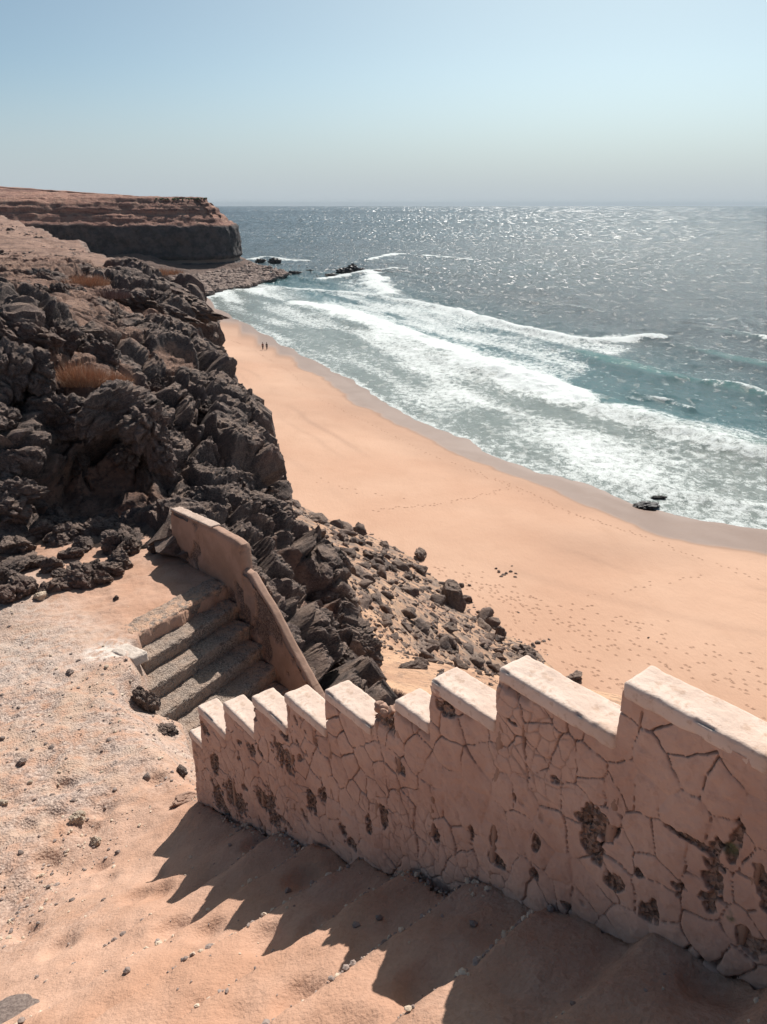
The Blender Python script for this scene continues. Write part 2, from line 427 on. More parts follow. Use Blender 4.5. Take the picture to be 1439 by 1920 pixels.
# ---------------------------------------------------------------- the stair frame: wall direction W (away and down), N to the sea side
Wd = np.array([-.629, .777]); Nd = np.array([.777, .629]); D1 = 1.587; D2 = 3.75
def uv(u, nn): return Wd * u + Nd * nn
U_T = np.array([-3, 0, .445, 1.03, 1.54, 1.97, 2.63, 3.45, 4.09, 4.7, 5.6, 7.2, 9.5, 14])
Z_T = np.array([.2, -1.50, -1.78, -2.11, -2.42, -2.70, -3.06, -3.50, -3.82, -3.96, -4.07, -4.30, -4.45, -4.5])
A2 = np.array([-2.62, 7.185]); E2 = np.array([.53, .85]) / np.hypot(.53, .85); DD2 = np.array([E2[1], -E2[0]])
PIT = [tuple(A2), tuple(A2 + E2 * 2.2), tuple(uv(6.6, 4.6)), tuple(uv(-1.0, 4.6)), tuple(uv(-1.0, 1.60)), tuple(uv(3.85, 1.60)), (-.98, 4.35), (-1.80, 6.02), (-2.28, 6.33)]
def flight2(x, y):
    q = (x - A2[0]) * DD2[0] + (y - A2[1]) * DD2[1]
    return EYE - 4.3 - .58 * np.maximum(q, 0)
def path_z(x, y, detail=True):
    u = x * Wd[0] + y * Wd[1]; nn = x * Nd[0] + y * Nd[1]; m = D1 - nn
    z = np.interp(u, U_T, Z_T)
    fl = sst(4.6, 3.9, u)                              # 1 on the first flight
    z = z - .12 * sst(0, .65, m) * fl * sst(2.1, 3.1, u)
    z = z + .10 * sst(1.6, 3.0, m) * fl
    if detail:
        lr = sst(3.35, 2.9, u + .22 * m) * sst(3.4, 2.2, m)    # stepped zone
        ph = (u - .10 + .03 * n2(x, y, 1.1, 2, 5)) / .352
        fr = ph - np.floor(ph)
        saw = np.where(fr < .86, fr / .86, (1 - fr) / .14)      # tread swells towards the nose, then drops
        z = z + .068 * (saw - .5) * lr * (1 + .5 * n2(x, y, 1.7, 2, 6))
        z = z + .030 * n2(x, y, 2.2, 3, 11) + .028 * n2(x, y, 5, 3, 12) + .006 * n2(x * Wd[0] * 2 + y * Wd[1] * 2, x * Nd[0] + y * Nd[1], 6, 2, 13) * lr
        # scuffed hollows in the sand (old footprints)
        f1, f2, idd = worley(P3(x, y) * np.array([3.1, 3.1, 0]) + np.array([0, 0, .5]), 31)
        f1 = f1.reshape(np.shape(x)); idd = idd.reshape(np.shape(x))
        z = z - np.where(idd > .30, .050, 0) * sst(.38, .10, f1) * sst(6.2, 4.5, u)
    return z + EYE
def ground_z(x, y, detail=True):
    z = path_z(x, y, detail)
    d, _ = poly_dist(x, y, PIT + PIT[:1])
    inside = in_poly(x, y, PIT)
    q = (x - A2[0]) * DD2[0] + (y - A2[1]) * DD2[1]
    nn = x * Nd[0] + y * Nd[1]
    bank = .42 * sst(.75, 0, d) * sst(.55, 1.0, q) * sst(1.62, 1.95, nn)
    z = z - np.where(inside, 0, bank)
    fz = np.minimum(flight2(x, y) - .42, z - .25)
    sgn = np.where(inside, d, -d) + .05 * n2(x, y, 5, 2, 19)
    left = sst(3.0, 2.3, nn) * sst(1.64, 1.75, nn) * sst(-.1, .15, q)       # the ledge left of the steps is a bank, not a cut
    return z + (fz - z) * sst(-.16 * left - .001, .04 + .10 * left, sgn)

# ---------------------------------------------------------------- rocks
def ico(sub):
    bm = bmesh.new(); bmesh.ops.create_icosphere(bm, subdivisions=sub, radius=1)
    co = np.array([v.co[:] for v in bm.verts]); f = np.array([[v.index for v in fc.verts] for fc in bm.faces]); bm.free()
    return co, f
ICO = {k: ico(k) for k in (1, 2, 3, 4, 5)}
def rock_mesh(name, seed, sub=4, angular=.5, lumps=.22, flat=.8, mat=None):
    rs = np.random.RandomState(seed)
    co, f = ICO[sub]; co = co.copy()
    for k in range(int(5 + 9 * angular)):
        nv = rs.normal(size=3); nv /= np.linalg.norm(nv)
        cut = rs.uniform(.45, .85)
        d = co @ nv - cut
        co -= np.maximum(d, 0)[:, None] * nv * min(.97, .55 + .42 * angular)
    nrm = co / (np.linalg.norm(co, axis=1, keepdims=True) + 1e-9)
    off = rs.uniform(0, 50, 3)
    f1, f2, _ = worley(co * 1.7 + off, seed)
    disp = -lumps * 1.1 * sst(.28, 0, f2 - f1) + lumps * .9 * fbm(co * 1.6 + off, 3, seed)
    if sub >= 4:
        f1, f2, _ = worley(co * 4.2 + off, seed + 9)
        disp += -lumps * .40 * sst(.16, 0, f2 - f1) + lumps * .45 * fbm(co * 6 + off, 4, seed + 5, .6)
    if sub >= 5:
        f1, f2, idd = worley(co * 8.5 + off, seed + 19)
        disp += lumps * .30 * (idd - .5) * sst(0, .1, f2 - f1) + lumps * .30 * (1 - 2 * np.abs(fbm(co * 11 + off, 3, seed + 6)))
    co = co + nrm * disp[:, None]
    co *= np.array([1, rs.uniform(.75, 1.0), flat * rs.uniform(.85, 1.1)])
    co /= np.abs(co[:, 0]).max()
    me = np_mesh(name, co, f, smooth=sub < 4)
    me.materials.append(mat or BASALT)
    return me
ROCKS_ROUND = [rock_mesh('basalt_block', 100 + k, 5, 1.0, .13, .85) for k in range(8)]
ROCKS_BIG = [rock_mesh('basalt_mass', 140 + k, 5, 1.0, .16, .85) for k in range(5)]
ROCKS_ANG = [rock_mesh('angular_block', 200 + k, 3, .9, .10, .7, BASALT_FAR) for k in range(10)]
def place(name, me, loc, size, rot=None, parent=None, squash=(1, 1, 1)):
    o = link(name, me, parent)
    o.location = loc
    o.scale = (size * squash[0], size * squash[1], size * squash[2])
    o.rotation_euler = rot if rot is not None else (random.uniform(-.4, .4), random.uniform(-.4, .4), random.uniform(0, 6.28))
    return o

# ================================================================ THE SETTING
# ---------------------------------------------------------------- shoreline and sea level
SHORE_PX = [(375, 546), (400, 583), (440, 603), (480, 624), (520, 649), (570, 672), (640, 708), (700, 750), (760, 783), (830, 812), (900, 850), (1000, 888), (1100, 915), (1180, 945), (1290, 975), (1439, 1000)]
SHORE = [(-150, 420), (-105, 362)] + [tuple(at_z(a, b, .1)[:2]) for a, b in SHORE_PX] + [(60, 74), (140, 52), (400, 20)]
def shore_sd(x, y, wob=True):                 # + seawards
    d, s = poly_dist(x, y, SHORE)
    sd = d * s
    if wob: sd = sd + 1.1 * n2(x, y, .13, 2, 71) + .5 * n2(x, y, .45, 2, 72)
    return sd
def beach_z(x, y):
    sd = shore_sd(x, y)
    inl = np.maximum(-sd, 0)
    z = 3.7 * (1 - np.exp(-inl / 20.0)) + .05 - .06 * np.maximum(sd, 0)
    return z + .12 * n2(x, y, .05, 3, 75) * sst(4, 25, inl) + .03 * n2(x, y, .5, 3, 76) * sst(4, 15, inl)

# beach
ys = np.concatenate([34 * np.exp(np.arange(0, 1.62, .007)), [175, 185, 200, 220, 245, 275, 310, 350, 400]])
ac = np.linspace(-.62, 1.05, 430)
X = ys[:, None] * ac[None, :]; Y = np.repeat(ys[:, None], len(ac), 1)
Z = beach_z(X, Y)
sdw = shore_sd(X, Y); sdw0 = shore_sd(X, Y, False)
wet = sst(-1.6, 0, sdw + 4.2 + 4.2 * sst(12, 36, X) + 1.2 * n2(X, Y, .09, 2, 77))
damp = sst(-15, -7, sdw) * .55 + sst(.05, .6, n2(X, Y, .03, 3, 78)) * .55
for off_, wd_, k_ in ((-19, .5, .6), (-22.5, .35, .35), (-30, .8, .3)):
    damp = damp + k_ * np.exp(-((sdw0 - off_ + 2.2 * n2(X, Y, .05, 3, 79)) / wd_) ** 2) * sst(-.2, .3, n2(X, Y, .08, 2, 80))
me = np_mesh('beach', P3(X, Y, Z), grid_faces(*X.shape), {'wet': wet, 'damp': np.clip(damp, 0, 1)})
tag(link('beach', me, mat=BEACH), 'wide smooth golden sand beach with a wet strip along the surf', kind='structure')

# sea
def world_pts(pxs, z=0.0): return [tuple(at_z(a, b, z)[:2]) for a, b in pxs]
FOAM_POLY = world_pts([(440, 536), (500, 530), (560, 540), (640, 530), (695, 512), (735, 520), (760, 552), (820, 568), (900, 592), (1010, 618), (1110, 632), (1180, 622), (1246, 634), (1190, 662), (1120, 682), (1090, 720), (1130, 755), (1240, 772), (1340, 785), (1439, 800), (1700, 840)]) + [(140, 56), (60, 74)] + [tuple(at_z(a, b, 0.1)[:2]) for a, b in SHORE_PX[::-1]]
BANDS = [  # px polyline, half width in m, strength
    ([(690, 488), (740, 476), (800, 479), (880, 487)], 4.5, 1.0),
    ([(452, 490), (500, 482), (540, 488), (580, 490)], 6, .85),
    ([(600, 524), (650, 518), (700, 508), (745, 504)], 4.5, .9),
    ([(690, 512), (702, 530), (730, 552)], 7, 1.0),
    ([(380, 560), (430, 546), (520, 541), (600, 546), (700, 556), (780, 568), (860, 584)], 4, .9),
    ([(860, 586), (930, 606), (1000, 622), (1080, 640), (1150, 640), (1236, 636)], 3.6, 1.3),
    ([(560, 570), (640, 584), (720, 610), (800, 640), (900, 680), (980, 712), (1060, 748)], 6, .55),
    ([(1130, 772), (1220, 790), (1330, 830), (1439, 862)], 5, .75),
    ([(1180, 900), (1290, 930), (1439, 955)], 2.2, .7),
    ([(1320, 722), (1380, 728), (1450, 752)], 1.6, .75),
    ([(1190, 742), (1260, 755), (1300, 768)], 1.0, .5),
    ([(1380, 600), (1439, 640)], 1.4, .35), ([(980, 566), (1060, 572), (1150, 590)], 1.6, .40), ([(1240, 600), (1330, 610), (1439, 640)], 1.5, .42),
    ([(1180, 750), (1240, 752)], 1.2, .35),
]
BANDS = [(world_pts(a), b, c) for a, b, c in BANDS]
THIN = [((640, 630), (46, 11), .75), ((500, 562), (60, 5), .5), ((480, 582), (50, 5), .45), ((760, 700), (60, 14), .40), ((900, 790), (70, 26), .50), ((1010, 845), (60, 20), .42), ((700, 660), (50, 10), .3), ((740, 592), (20, 4), .6), ((1180, 700), (60, 16), .4), ((640, 560), (50, 3), .5)]
dep = np.concatenate([np.linspace(.72, .30, 70), np.linspace(.2990, .020, 400), np.geomspace(.0195, .0012, 70)])
rr = EYE / np.tan(dep)
az = np.concatenate([np.linspace(-.62, -.42, 20), np.linspace(-.415, .56, 470), np.linspace(.57, .9, 24)])
X = rr[:, None] * np.sin(az)[None, :]; Y = rr[:, None] * np.cos(az)[None, :]
sd = shore_sd(X, Y); sd0 = shore_sd(X, Y, False)
fp = in_poly(X, Y, FOAM_POLY); fd, _ = poly_dist(X, Y, FOAM_POLY + FOAM_POLY[:1])
fsd = np.where(fp, fd, -fd)
foam = .51 * sst(-2, 4, fsd + 2.5 * n2(X, Y, .12, 3, 81))
# long streaks that run with the shore
ws = sd0 + 6 * n2(X, Y, .02, 3, 82)
foam = foam * (1 + .85 * n2(ws * 1.6, X * .18 - Y * .18, .09, 3, 83) + .45 * n2(X, Y, .05, 3, 95))
for (pc, pr, k) in THIN:
    c0 = at_z(*pc, 0); ex = at_z(pc[0] + pr[0], pc[1] + pr[0] * .28, 0) - c0; ey = at_z(pc[0], pc[1] + pr[1], 0) - c0
    dt = ex[0] * ey[1] - ex[1] * ey[0]
    a_ = ((X - c0[0]) * ey[1] - (Y - c0[1]) * ey[0]) / dt; b_ = (-(X - c0[0]) * ex[1] + (Y - c0[1]) * ex[0]) / dt
    foam = foam * (1 - k * sst(1.5, .4, np.sqrt(a_ * a_ + b_ * b_) + .35 * n2(X, Y, .1, 2, 84)))
crest_h = np.zeros_like(X)
for pts, hw, k in BANDS:
    d, s = poly_dist(X, Y, pts)
    d2 = d + hw * .9 * n2(X, Y, .13, 4, 85) + hw * .35 * n2(X, Y, .6, 2, 89)
    foam = np.maximum(foam, .85 * min(k, 1.1) * sst(hw * 1.25, hw * .25, d2)) if k > .6 else foam + k * sst(hw * 1.3, hw * .2, d2)
    crest_h = crest_h + k * .9 * np.exp(-(d / (hw * .8)) ** 2)
fringe = sst(3.4, .6, np.abs(sd - 1.0) + .8 * n2(X, Y, .3, 2, 86))
foam = np.maximum(foam, .55 * fringe)
# little whitecaps further out
wc = n2(X, Y, .035, 3, 87) + .8 * n2(X, Y, .22, 3, 88)
foam = np.maximum(foam, .42 * sst(.62, .80, wc) * sst(2, 25, -fsd) * sst(700, 250, Y))
shallow = np.clip(.95 * sst(-10, 12, fsd) * sst(60, 14, sd0) + .55 * sst(75, 12, sd0) * sst(-70, 5, fsd), 0, 1)
shallow = np.maximum(shallow, .42 * sst(130, 30, sd0))
foam = foam * sst(-3.5, -1.0, sd)
cell = np.gradient(rr)[:, None] * -1
res = sst(14, 3, np.abs(np.broadcast_to(cell, X.shape)))
amp = sst(2, 30, sd0) * res
swell_ph = (sd0 + 9 * n2(X, Y, .012, 2, 90)) / 27.0
sw = np.sin(2 * np.pi * swell_ph)
sharp = ((sw * .5 + .5) ** 3) * (.6 + .6 * n2(X, Y, .02, 2, 91))
chop = .32 * n2(X, Y, .16, 3, 92) + .22 * n2(X, Y, .42, 3, 93)
Z = amp * (.95 * sharp * sst(260, 60, sd0) + chop) + crest_h * res * sst(0, 9, sd0) + .14 * n2(X, Y, .5, 3, 94) * res * sst(-1, 8, sd0)
Z = Z - .02
crest = np.clip(1.3 * sharp * 1.0, 0, 1) * sst(8, 40, sd0) * sst(150, 60, sd0) * sst(.55, .95, sharp) * .6
rr2 = np.sqrt(X * X + Y * Y)
Z = Z - rr2 * rr2 / (2 * 6371000.0)           # the curve of the earth
me = np_mesh('sea', P3(X, Y, Z), grid_faces(*X.shape)[:, ::-1], {'foam': np.clip(foam, 0, 1.1), 'shallow': shallow, 'crest': crest})
tag(link('sea', me, mat=SEA), 'blue-grey glittering sea with white breaking surf', kind='structure')

# ---------------------------------------------------------------- scree fan below the steps
def rbf(pts, vals):
    pts = np.array(pts, float); vals = np.array(vals, float)
    n = len(pts); K = np.hypot(pts[:, None, 0] - pts[None, :, 0], pts[:, None, 1] - pts[None, :, 1]) + 1e-6 * np.eye(n)
    A = np.zeros((n + 1, n + 1)); A[:n, :n] = K; A[:n, n] = 1; A[n, :n] = 1
    wts = np.linalg.solve(A, np.append(vals, 0))
    def f(a, b):
        out = np.full(np.shape(a), wts[n])
        for k in range(n): out = out + wts[k] * np.hypot(a - pts[k, 0], b - pts[k, 1])
        return out
    return f
SC = [(700, 1288, 9.4), (690, 1235, 13), (680, 1190, 17), (700, 1150, 26), (720, 1100, 40), (760, 1285, 11), (800, 1262, 20), (880, 1285, 33), (880, 1200, 42), (980, 1250, 44), (600, 1010, 55), (640, 1080, 36), (560, 965, 62), (660, 1130, 24), (760, 1200, 26), (1000, 1330, 36), (900, 1360, 25), (1100, 1420, 28)]
sc_pts = [at_y(*q) for q in SC]
TOE = [(520, 945), (600, 962), (680, 985), (800, 1035), (870, 1105), (935, 1168), (1045, 1205), (1085, 1262), (1150, 1330), (1250, 1420)]
for q in TOE:
    t = at_z(q[0], q[1], 3.2); t[2] = float(beach_z(np.array([t[0]]), np.array([t[1]]))[0]) - .7; sc_pts.append(t)
    o = t.copy(); dv = np.array([.80, .60]); o[:2] += dv * 9; o[2] -= 4.5; sc_pts.append(o)
    o = t.copy(); o[:2] += dv * 30; o[2] -= 9; sc_pts.append(o)
sc_pts += [np.array(v, float) for v in [(-14, 40, 20), (-10, 26, 24), (-18, 70, 14), (-22, 80, 9), (4, 8, 27), (6, 14, 24), (12, 20, 17)]]
scree_f = rbf([p[:2] for p in sc_pts], [p[2] for p in sc_pts])
ys = 7.5 * np.exp(np.arange(0, math.log(92 / 7.5), .0085)); ac = np.linspace(-.36, .62, 240)
X = ys[:, None] * ac[None, :]; Y = np.repeat(ys[:, None], len(ac), 1)
Zs = scree_f(X, Y)
SOIL_C = at_y(700, 1235, 13)[:2]
rub = sst(3.0, 9.0, np.hypot((X - SOIL_C[0]) * 1.0, (Y - SOIL_C[1]) * .45)) * .50
Zs = Zs + .10 * n2(X, Y, .5, 4, 61) + .05 * n2(X, Y, 2.0, 3, 62)
toe_d, toe_s = poly_dist(X, Y, [tuple(at_z(*q, 3.2)[:2]) for q in TOE])
rub = rub * sst(-3, 1.5, -toe_d * toe_s)
me = np_mesh('scree_slope', P3(X, Y, Zs), grid_faces(*X.shape), {'rubble': rub})
tag(link('scree_slope', me, mat=SCREE), 'ochre soil and rubble slope falling from the steps to the beach', kind='structure')

# the same slope carried on behind and to the right of the foreground wall
xs = np.arange(-1.0, 46, .28); yy = np.arange(-14, 9.0, .28)
X, Y = np.meshgrid(xs, yy); nn = X * Nd[0] + Y * Nd[1]; u = X * Wd[0] + Y * Wd[1]
Zr = np.minimum(scree_f(X, Y), np.minimum(EYE - 4.6 - .55 * np.maximum(nn - 1.7, 0) + .25 * np.minimum(4 - u, 0), flight2(X, Y) - .5)) - .2
Zr = np.maximum(Zr, 2.2) + .15 * n2(X, Y, .6, 4, 63)
fc = grid_faces(*X.shape); fc = fc[(nn.ravel()[fc] > 1.70).all(1)]
me = np_mesh('lower_slope', P3(X, Y, Zr), fc, {'rubble': np.clip(.3 + .5 * n2(X, Y, .2, 3, 64), 0, 1)})
tag(link('lower_slope', me, mat=SCREE), 'soil slope falling away behind the foreground wall', kind='structure')

# ---------------------------------------------------------------- cliff top, bluff and plateau
BL = [(60, 1000, 10.3), (150, 962, 11.2), (230, 945, 11.5), (290, 962, 11.2), (60, 850, 12.0), (150, 880, 12.2), (250, 880, 12.4), (310, 905, 11.9),
      (60, 720, 12.7), (150, 716, 12.9), (230, 722, 13.1), (0, 1000, 9.8), (0, 830, 11.2), (0, 700, 12.2), (40, 605, 13.4), (0, 565, 14.8),
      (180, 690, 13.4), (150, 640, 14.6), (180, 622, 15.6), (100, 605, 15), (0, 548, 18), (60, 560, 17), (200, 565, 19), (120, 545, 20), (0, 500, 26), (80, 502, 25), (180, 520, 24),
      (300, 548, 25), (385, 572, 26.5), (250, 512, 30), (240, 690, 16.3), (300, 690, 16.8), (330, 695, 17), (270, 640, 18.6), (320, 610, 21.5), (375, 640, 23.5),
      (300, 735, 15.2), (380, 705, 17.6), (420, 735, 18), (460, 762, 17.6), (495, 780, 17), (508, 830, 16), (518, 880, 15), (526, 940, 13.9), (540, 1000, 12.8),
      (400, 800, 14.6), (350, 850, 13.2), (420, 900, 12.9), (460, 960, 11.9), (480, 920, 12.9), (400, 940, 11.7), (335, 935, 11.6),
      (490, 1020, 11.3), (520, 1060, 11.1), (590, 1060, 12.0), (570, 1130, 11.2), (610, 1180, 11.0), (630, 1245, 10.4), (600, 1285, 9.6), (540, 1095, 10.9), (545, 1150, 10.2), (575, 1220, 9.4),
      (132, 456, 80), (78, 425, 110), (0, 399, 200), (233, 503, 40), (370, 550, 33), (300, 527, 37), (60, 470, 45), (0, 440, 70), (170, 490, 40),
      (-300, 700, 14), (-300, 560, 22), (-300, 415, 100), (-300, 390, 250), (-250, 950, 10.5)]
bl_pts = [at_y(*q) for q in BL]
for q, z in [((0, 1200), -4.3), ((120, 1150), -4.36), ((250, 1120), -4.36), ((300, 1060), -4.42), ((380, 1065), -4.40), ((340, 1020), -4.46), ((-300, 1200), -4.2), ((40, 1080), -4.40), ((150, 1060), -4.42), ((220, 1020), -4.44), ((80, 1300), -4.1)]:
    bl_pts.append(at_z(q[0], q[1], EYE + z))
bl_pts += [np.array(v, float) for v in [(-75, 112, 31.6), (-140, 205, 33), (-260, 320, 41), (-200, 200, 37), (-120, 110, 33.5)]]
bl_f = rbf([(p[0] / p[1], math.log(p[1]) * .55) for p in bl_pts], [p[2] for p in bl_pts])
EDGE = [tuple(at_y(q[0] - (42 if q[1] < 1030 else 18), q[1], q[2])[:2]) for q in [(690, 1420, 7.2), (655, 1290, 9.2), (648, 1190, 11.2), (640, 1090, 12.4), (590, 1035, 12.9), (548, 1000, 13.2), (532, 940, 14.2), (522, 880, 15.2), (514, 800, 16.8), (503, 765, 17.6), (445, 735, 19), (397, 705, 21), (390, 650, 24.2), (404, 590, 26.8), (388, 556, 31)]] + [(-8.4, 33.5), (-10.8, 37.5), (-14, 43), (-32.5, 83), (-49, 114), (-99, 207), (-215, 330), (-260, 385)]
def bluff_top(x, y):
    yy = np.maximum(y, 4)
    return bl_f(x / yy, np.log(yy) * .55)
def bluff_z(x, y):
    d, s = poly_dist(x, y, EDGE)
    out = -d * s
    z = bluff_top(x, y)
    drop = 3.6 * np.maximum(out + .0, 0)
    lowest = np.where(y > 26, -5.0, np.minimum(scree_f(x, np.maximum(y, 7.5)) - 1.2, 30))
    return np.maximum(z - drop, np.minimum(lowest, z))
ys = np.concatenate([7.4 * np.exp(np.arange(0, math.log(33 / 7.4), .0029)), 33 * np.exp(np.arange(.01, math.log(330 / 33), .02))])
ac = np.concatenate([np.linspace(-1.3, -.62, 36)[:-1], np.linspace(-.62, .05, 370)])
X = ys[:, None] * ac[None, :]; Y = np.repeat(ys[:, None], len(ac), 1)
Zb = bluff_z(X, Y)
ed, es = poly_dist(X, Y, EDGE); inl = ed * es
u_ = X * Wd[0] + Y * Wd[1]; n_ = X * Nd[0] + Y * Nd[1]
NP = [tuple(uv(3, -8)), tuple(uv(9.0, -3.2)), tuple(uv(10.4, 1.2)), tuple(uv(9.5, 3.95)), tuple(uv(2, 3.95)), tuple(uv(1, -8))]
near_path = in_poly(X, Y, NP)
npd, _ = poly_dist(X, Y, NP + NP[:1]); npd = np.where(near_path, 0, npd)
Zb = np.where((Y < 14) & (npd < 1.3) & (n_ < 3.95), np.minimum(Zb, ground_z(X, Y, False) - .10 + 2.2 * npd), Zb)
Zb = np.where((Y < 9.2) & (n_ < 3.7), np.minimum(Zb, ground_z(X, Y, False) - .10), Zb)
soil = .14 + .95 * sst(1.3, 3.4, inl) * sst(13.2, 16.5, Y) * (.75 + .5 * n2(X, Y, .12, 3, 51)) + .75 * sst(33, 45, Y) * sst(-.5, 1.0, inl)
for (q, r_, k) in [((170, 690, 13.4), 1.1, .9), ((330, 700, 16.9), .8, .8), ((540, 1085, 11), .7, 1.0), ((170, 540, 21), 3.0, .7), ((30, 560, 17), 2.5, .6), ((190, 965, 11.2), 1.4, .85)]:
    c0 = at_y(*q); soil = np.maximum(soil, k * sst(r_, r_ * .4, np.hypot(X - c0[0], Y - c0[1])))
soil = np.clip(soil, 0, 1)
G = np.stack([X, Y, Zb], 2)
nrm = grid_normals(G)
sc_ = np.clip(Y / 16.0, .7, 5.0)
PP = P3(X, Y, Zb)
def blocks(p, s, sd_, edge=.26):              # flat-topped blocks of uneven height, split by crevices
    f1, f2, idd = worley(p * s, sd_); return sst(0, edge, f2 - f1) * .8 + (idd - .5) * 1.1 * sst(0, .12, f2 - f1)
rk = (1 - .85 * soil).ravel() * np.where(near_path.ravel(), .15, 1) * np.where((Y.ravel() < 13) & (n_.ravel() < 3.9), sst(.1, 1.7, npd.ravel()), 1)
scr = sc_.ravel()
PW = PP + .30 * np.stack([fbm(PP * .8 + 7 * k, 3, 30 + k) for k in range(3)], 1)
flatn = sst(.12, .5, np.abs(nrm[..., 2]).ravel())           # fine relief fades where the sheet is steep and stretched
disp = rk * (.62 * (blocks(PW, np.array([.48, .48, .8]), 41, .16) - .4) + .30 * (blocks(PW, np.array([1.15, 1.15, 1.8]), 43, .16) - .4) + flatn * (.085 * blocks(PW, 2.8, 44, .14) + .028 * blocks(PW, 7.5, 46, .16)) + flatn * .10 * fbm(PP * 3.5, 5, 45, .65) + flatn * .025 * (1 - 2 * np.abs(fbm(PP * 6.0, 4, 52, .6)))) + .03 * fbm(PP * 3, 4, 47)
far = (Y.ravel() > 30)
disp = np.where(far, (1 - .6 * soil.ravel()) * 1.1 * fbm(PP * .12, 5, 48, .6) * sst(30, 60, Y.ravel()) + .25 * fbm(PP * .6, 4, 49), disp)
co = PP + nrm.reshape(-1, 3) * disp[:, None]
me = np_mesh('cliff', co, grid_faces(*X.shape), {'soil': soil}, smooth=False)
steep = (np.abs(nrm[..., 2]).ravel() < .42) & (Y.ravel() < 20) & (Y.ravel() > 8.6) & (X.ravel() > -.52 * Y.ravel()) & (inl.ravel() > -1.6) & (~near_path.ravel())
STEEP = co[steep]
cliff = tag(link('cliff', me, mat=CLIFF), 'dark lumpy basalt bluff with dusty soil on top, left of the beach', kind='structure')

# ---------------------------------------------------------------- near ground: sanded first flight, landing, gravel path
def sand_sheet():
    xs = np.concatenate([np.arange(-7.5, -3.6, .06), np.arange(-3.6, 2.3, .021)])
    yy = np.concatenate([np.arange(-1.6, .2, .06), np.arange(.2, 5.6, .021), np.arange(5.6, 8.0, .022), np.arange(8.0, 10.6, .032)])
    X, Y = np.meshgrid(xs, yy)
    Z = ground_z(X, Y)
    u = X * Wd[0] + Y * Wd[1]; nn = X * Nd[0] + Y * Nd[1]; m = D1 - nn
    # behind the parapet wall there is no landing: keep the sheet below the second flight
    Z = np.where((nn > D1 + .05) & (u < 3.9), np.minimum(Z, flight2(X, Y) - .45), Z)
    Z = np.where(nn > D2 + .03, Z - .3, Z)
    gr = np.clip(sst(3.9, 5.2, u + .35 * m) * (.75 + .6 * n2(X, Y, .9, 3, 21)) + .35 * sst(.1, .5, n2(X, Y, .8, 3, 22)), 0, 1)
    gr *= 1 - sst(.5, .2, np.hypot((X + 2.35) * .9, (Y - 7.9) * .6)) * .9
    gr *= 1 - .8 * sst(6.9, 7.4, u) * sst(1.5, 2.4, nn)
    ph = (u - .10 + .03 * n2(X, Y, 1.1, 2, 5)) / .352; fr = ph - np.floor(ph)
    stepz = sst(3.35, 2.9, u + .22 * m) * sst(3.4, 2.2, m)
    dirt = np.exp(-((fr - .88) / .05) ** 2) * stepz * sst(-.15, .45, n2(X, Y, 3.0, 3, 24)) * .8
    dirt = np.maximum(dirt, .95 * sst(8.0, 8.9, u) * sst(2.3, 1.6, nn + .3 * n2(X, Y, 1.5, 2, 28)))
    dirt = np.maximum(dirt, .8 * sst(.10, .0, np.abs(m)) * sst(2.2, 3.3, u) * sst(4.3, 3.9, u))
    pale = sst(.32, .12, np.hypot(X + 2.84, Y - 6.82)) + .6 * sst(.15, .55, n2(X, Y, .7, 3, 26)) * sst(4.6, 5.6, u) * .5
    Z = Z + gr * .012 * n2(X, Y, 22, 2, 27)
    fc = grid_faces(*X.shape)
    kill = ((nn > D2 + .06) | ((nn > D1 + .09) & (u < 2.2))).ravel()
    fc = fc[~kill[fc].any(1)]
    me = np_mesh('sandy_path', P3(X, Y, Z), fc, {'gravel': gr, 'dirt': dirt, 'pale': np.clip(pale, 0, 1)})
    return me
ground = tag(link('sandy_path', sand_sheet(), mat=GROUND), 'sand drifted over the upper steps and gravel landing in the foreground', kind='structure')

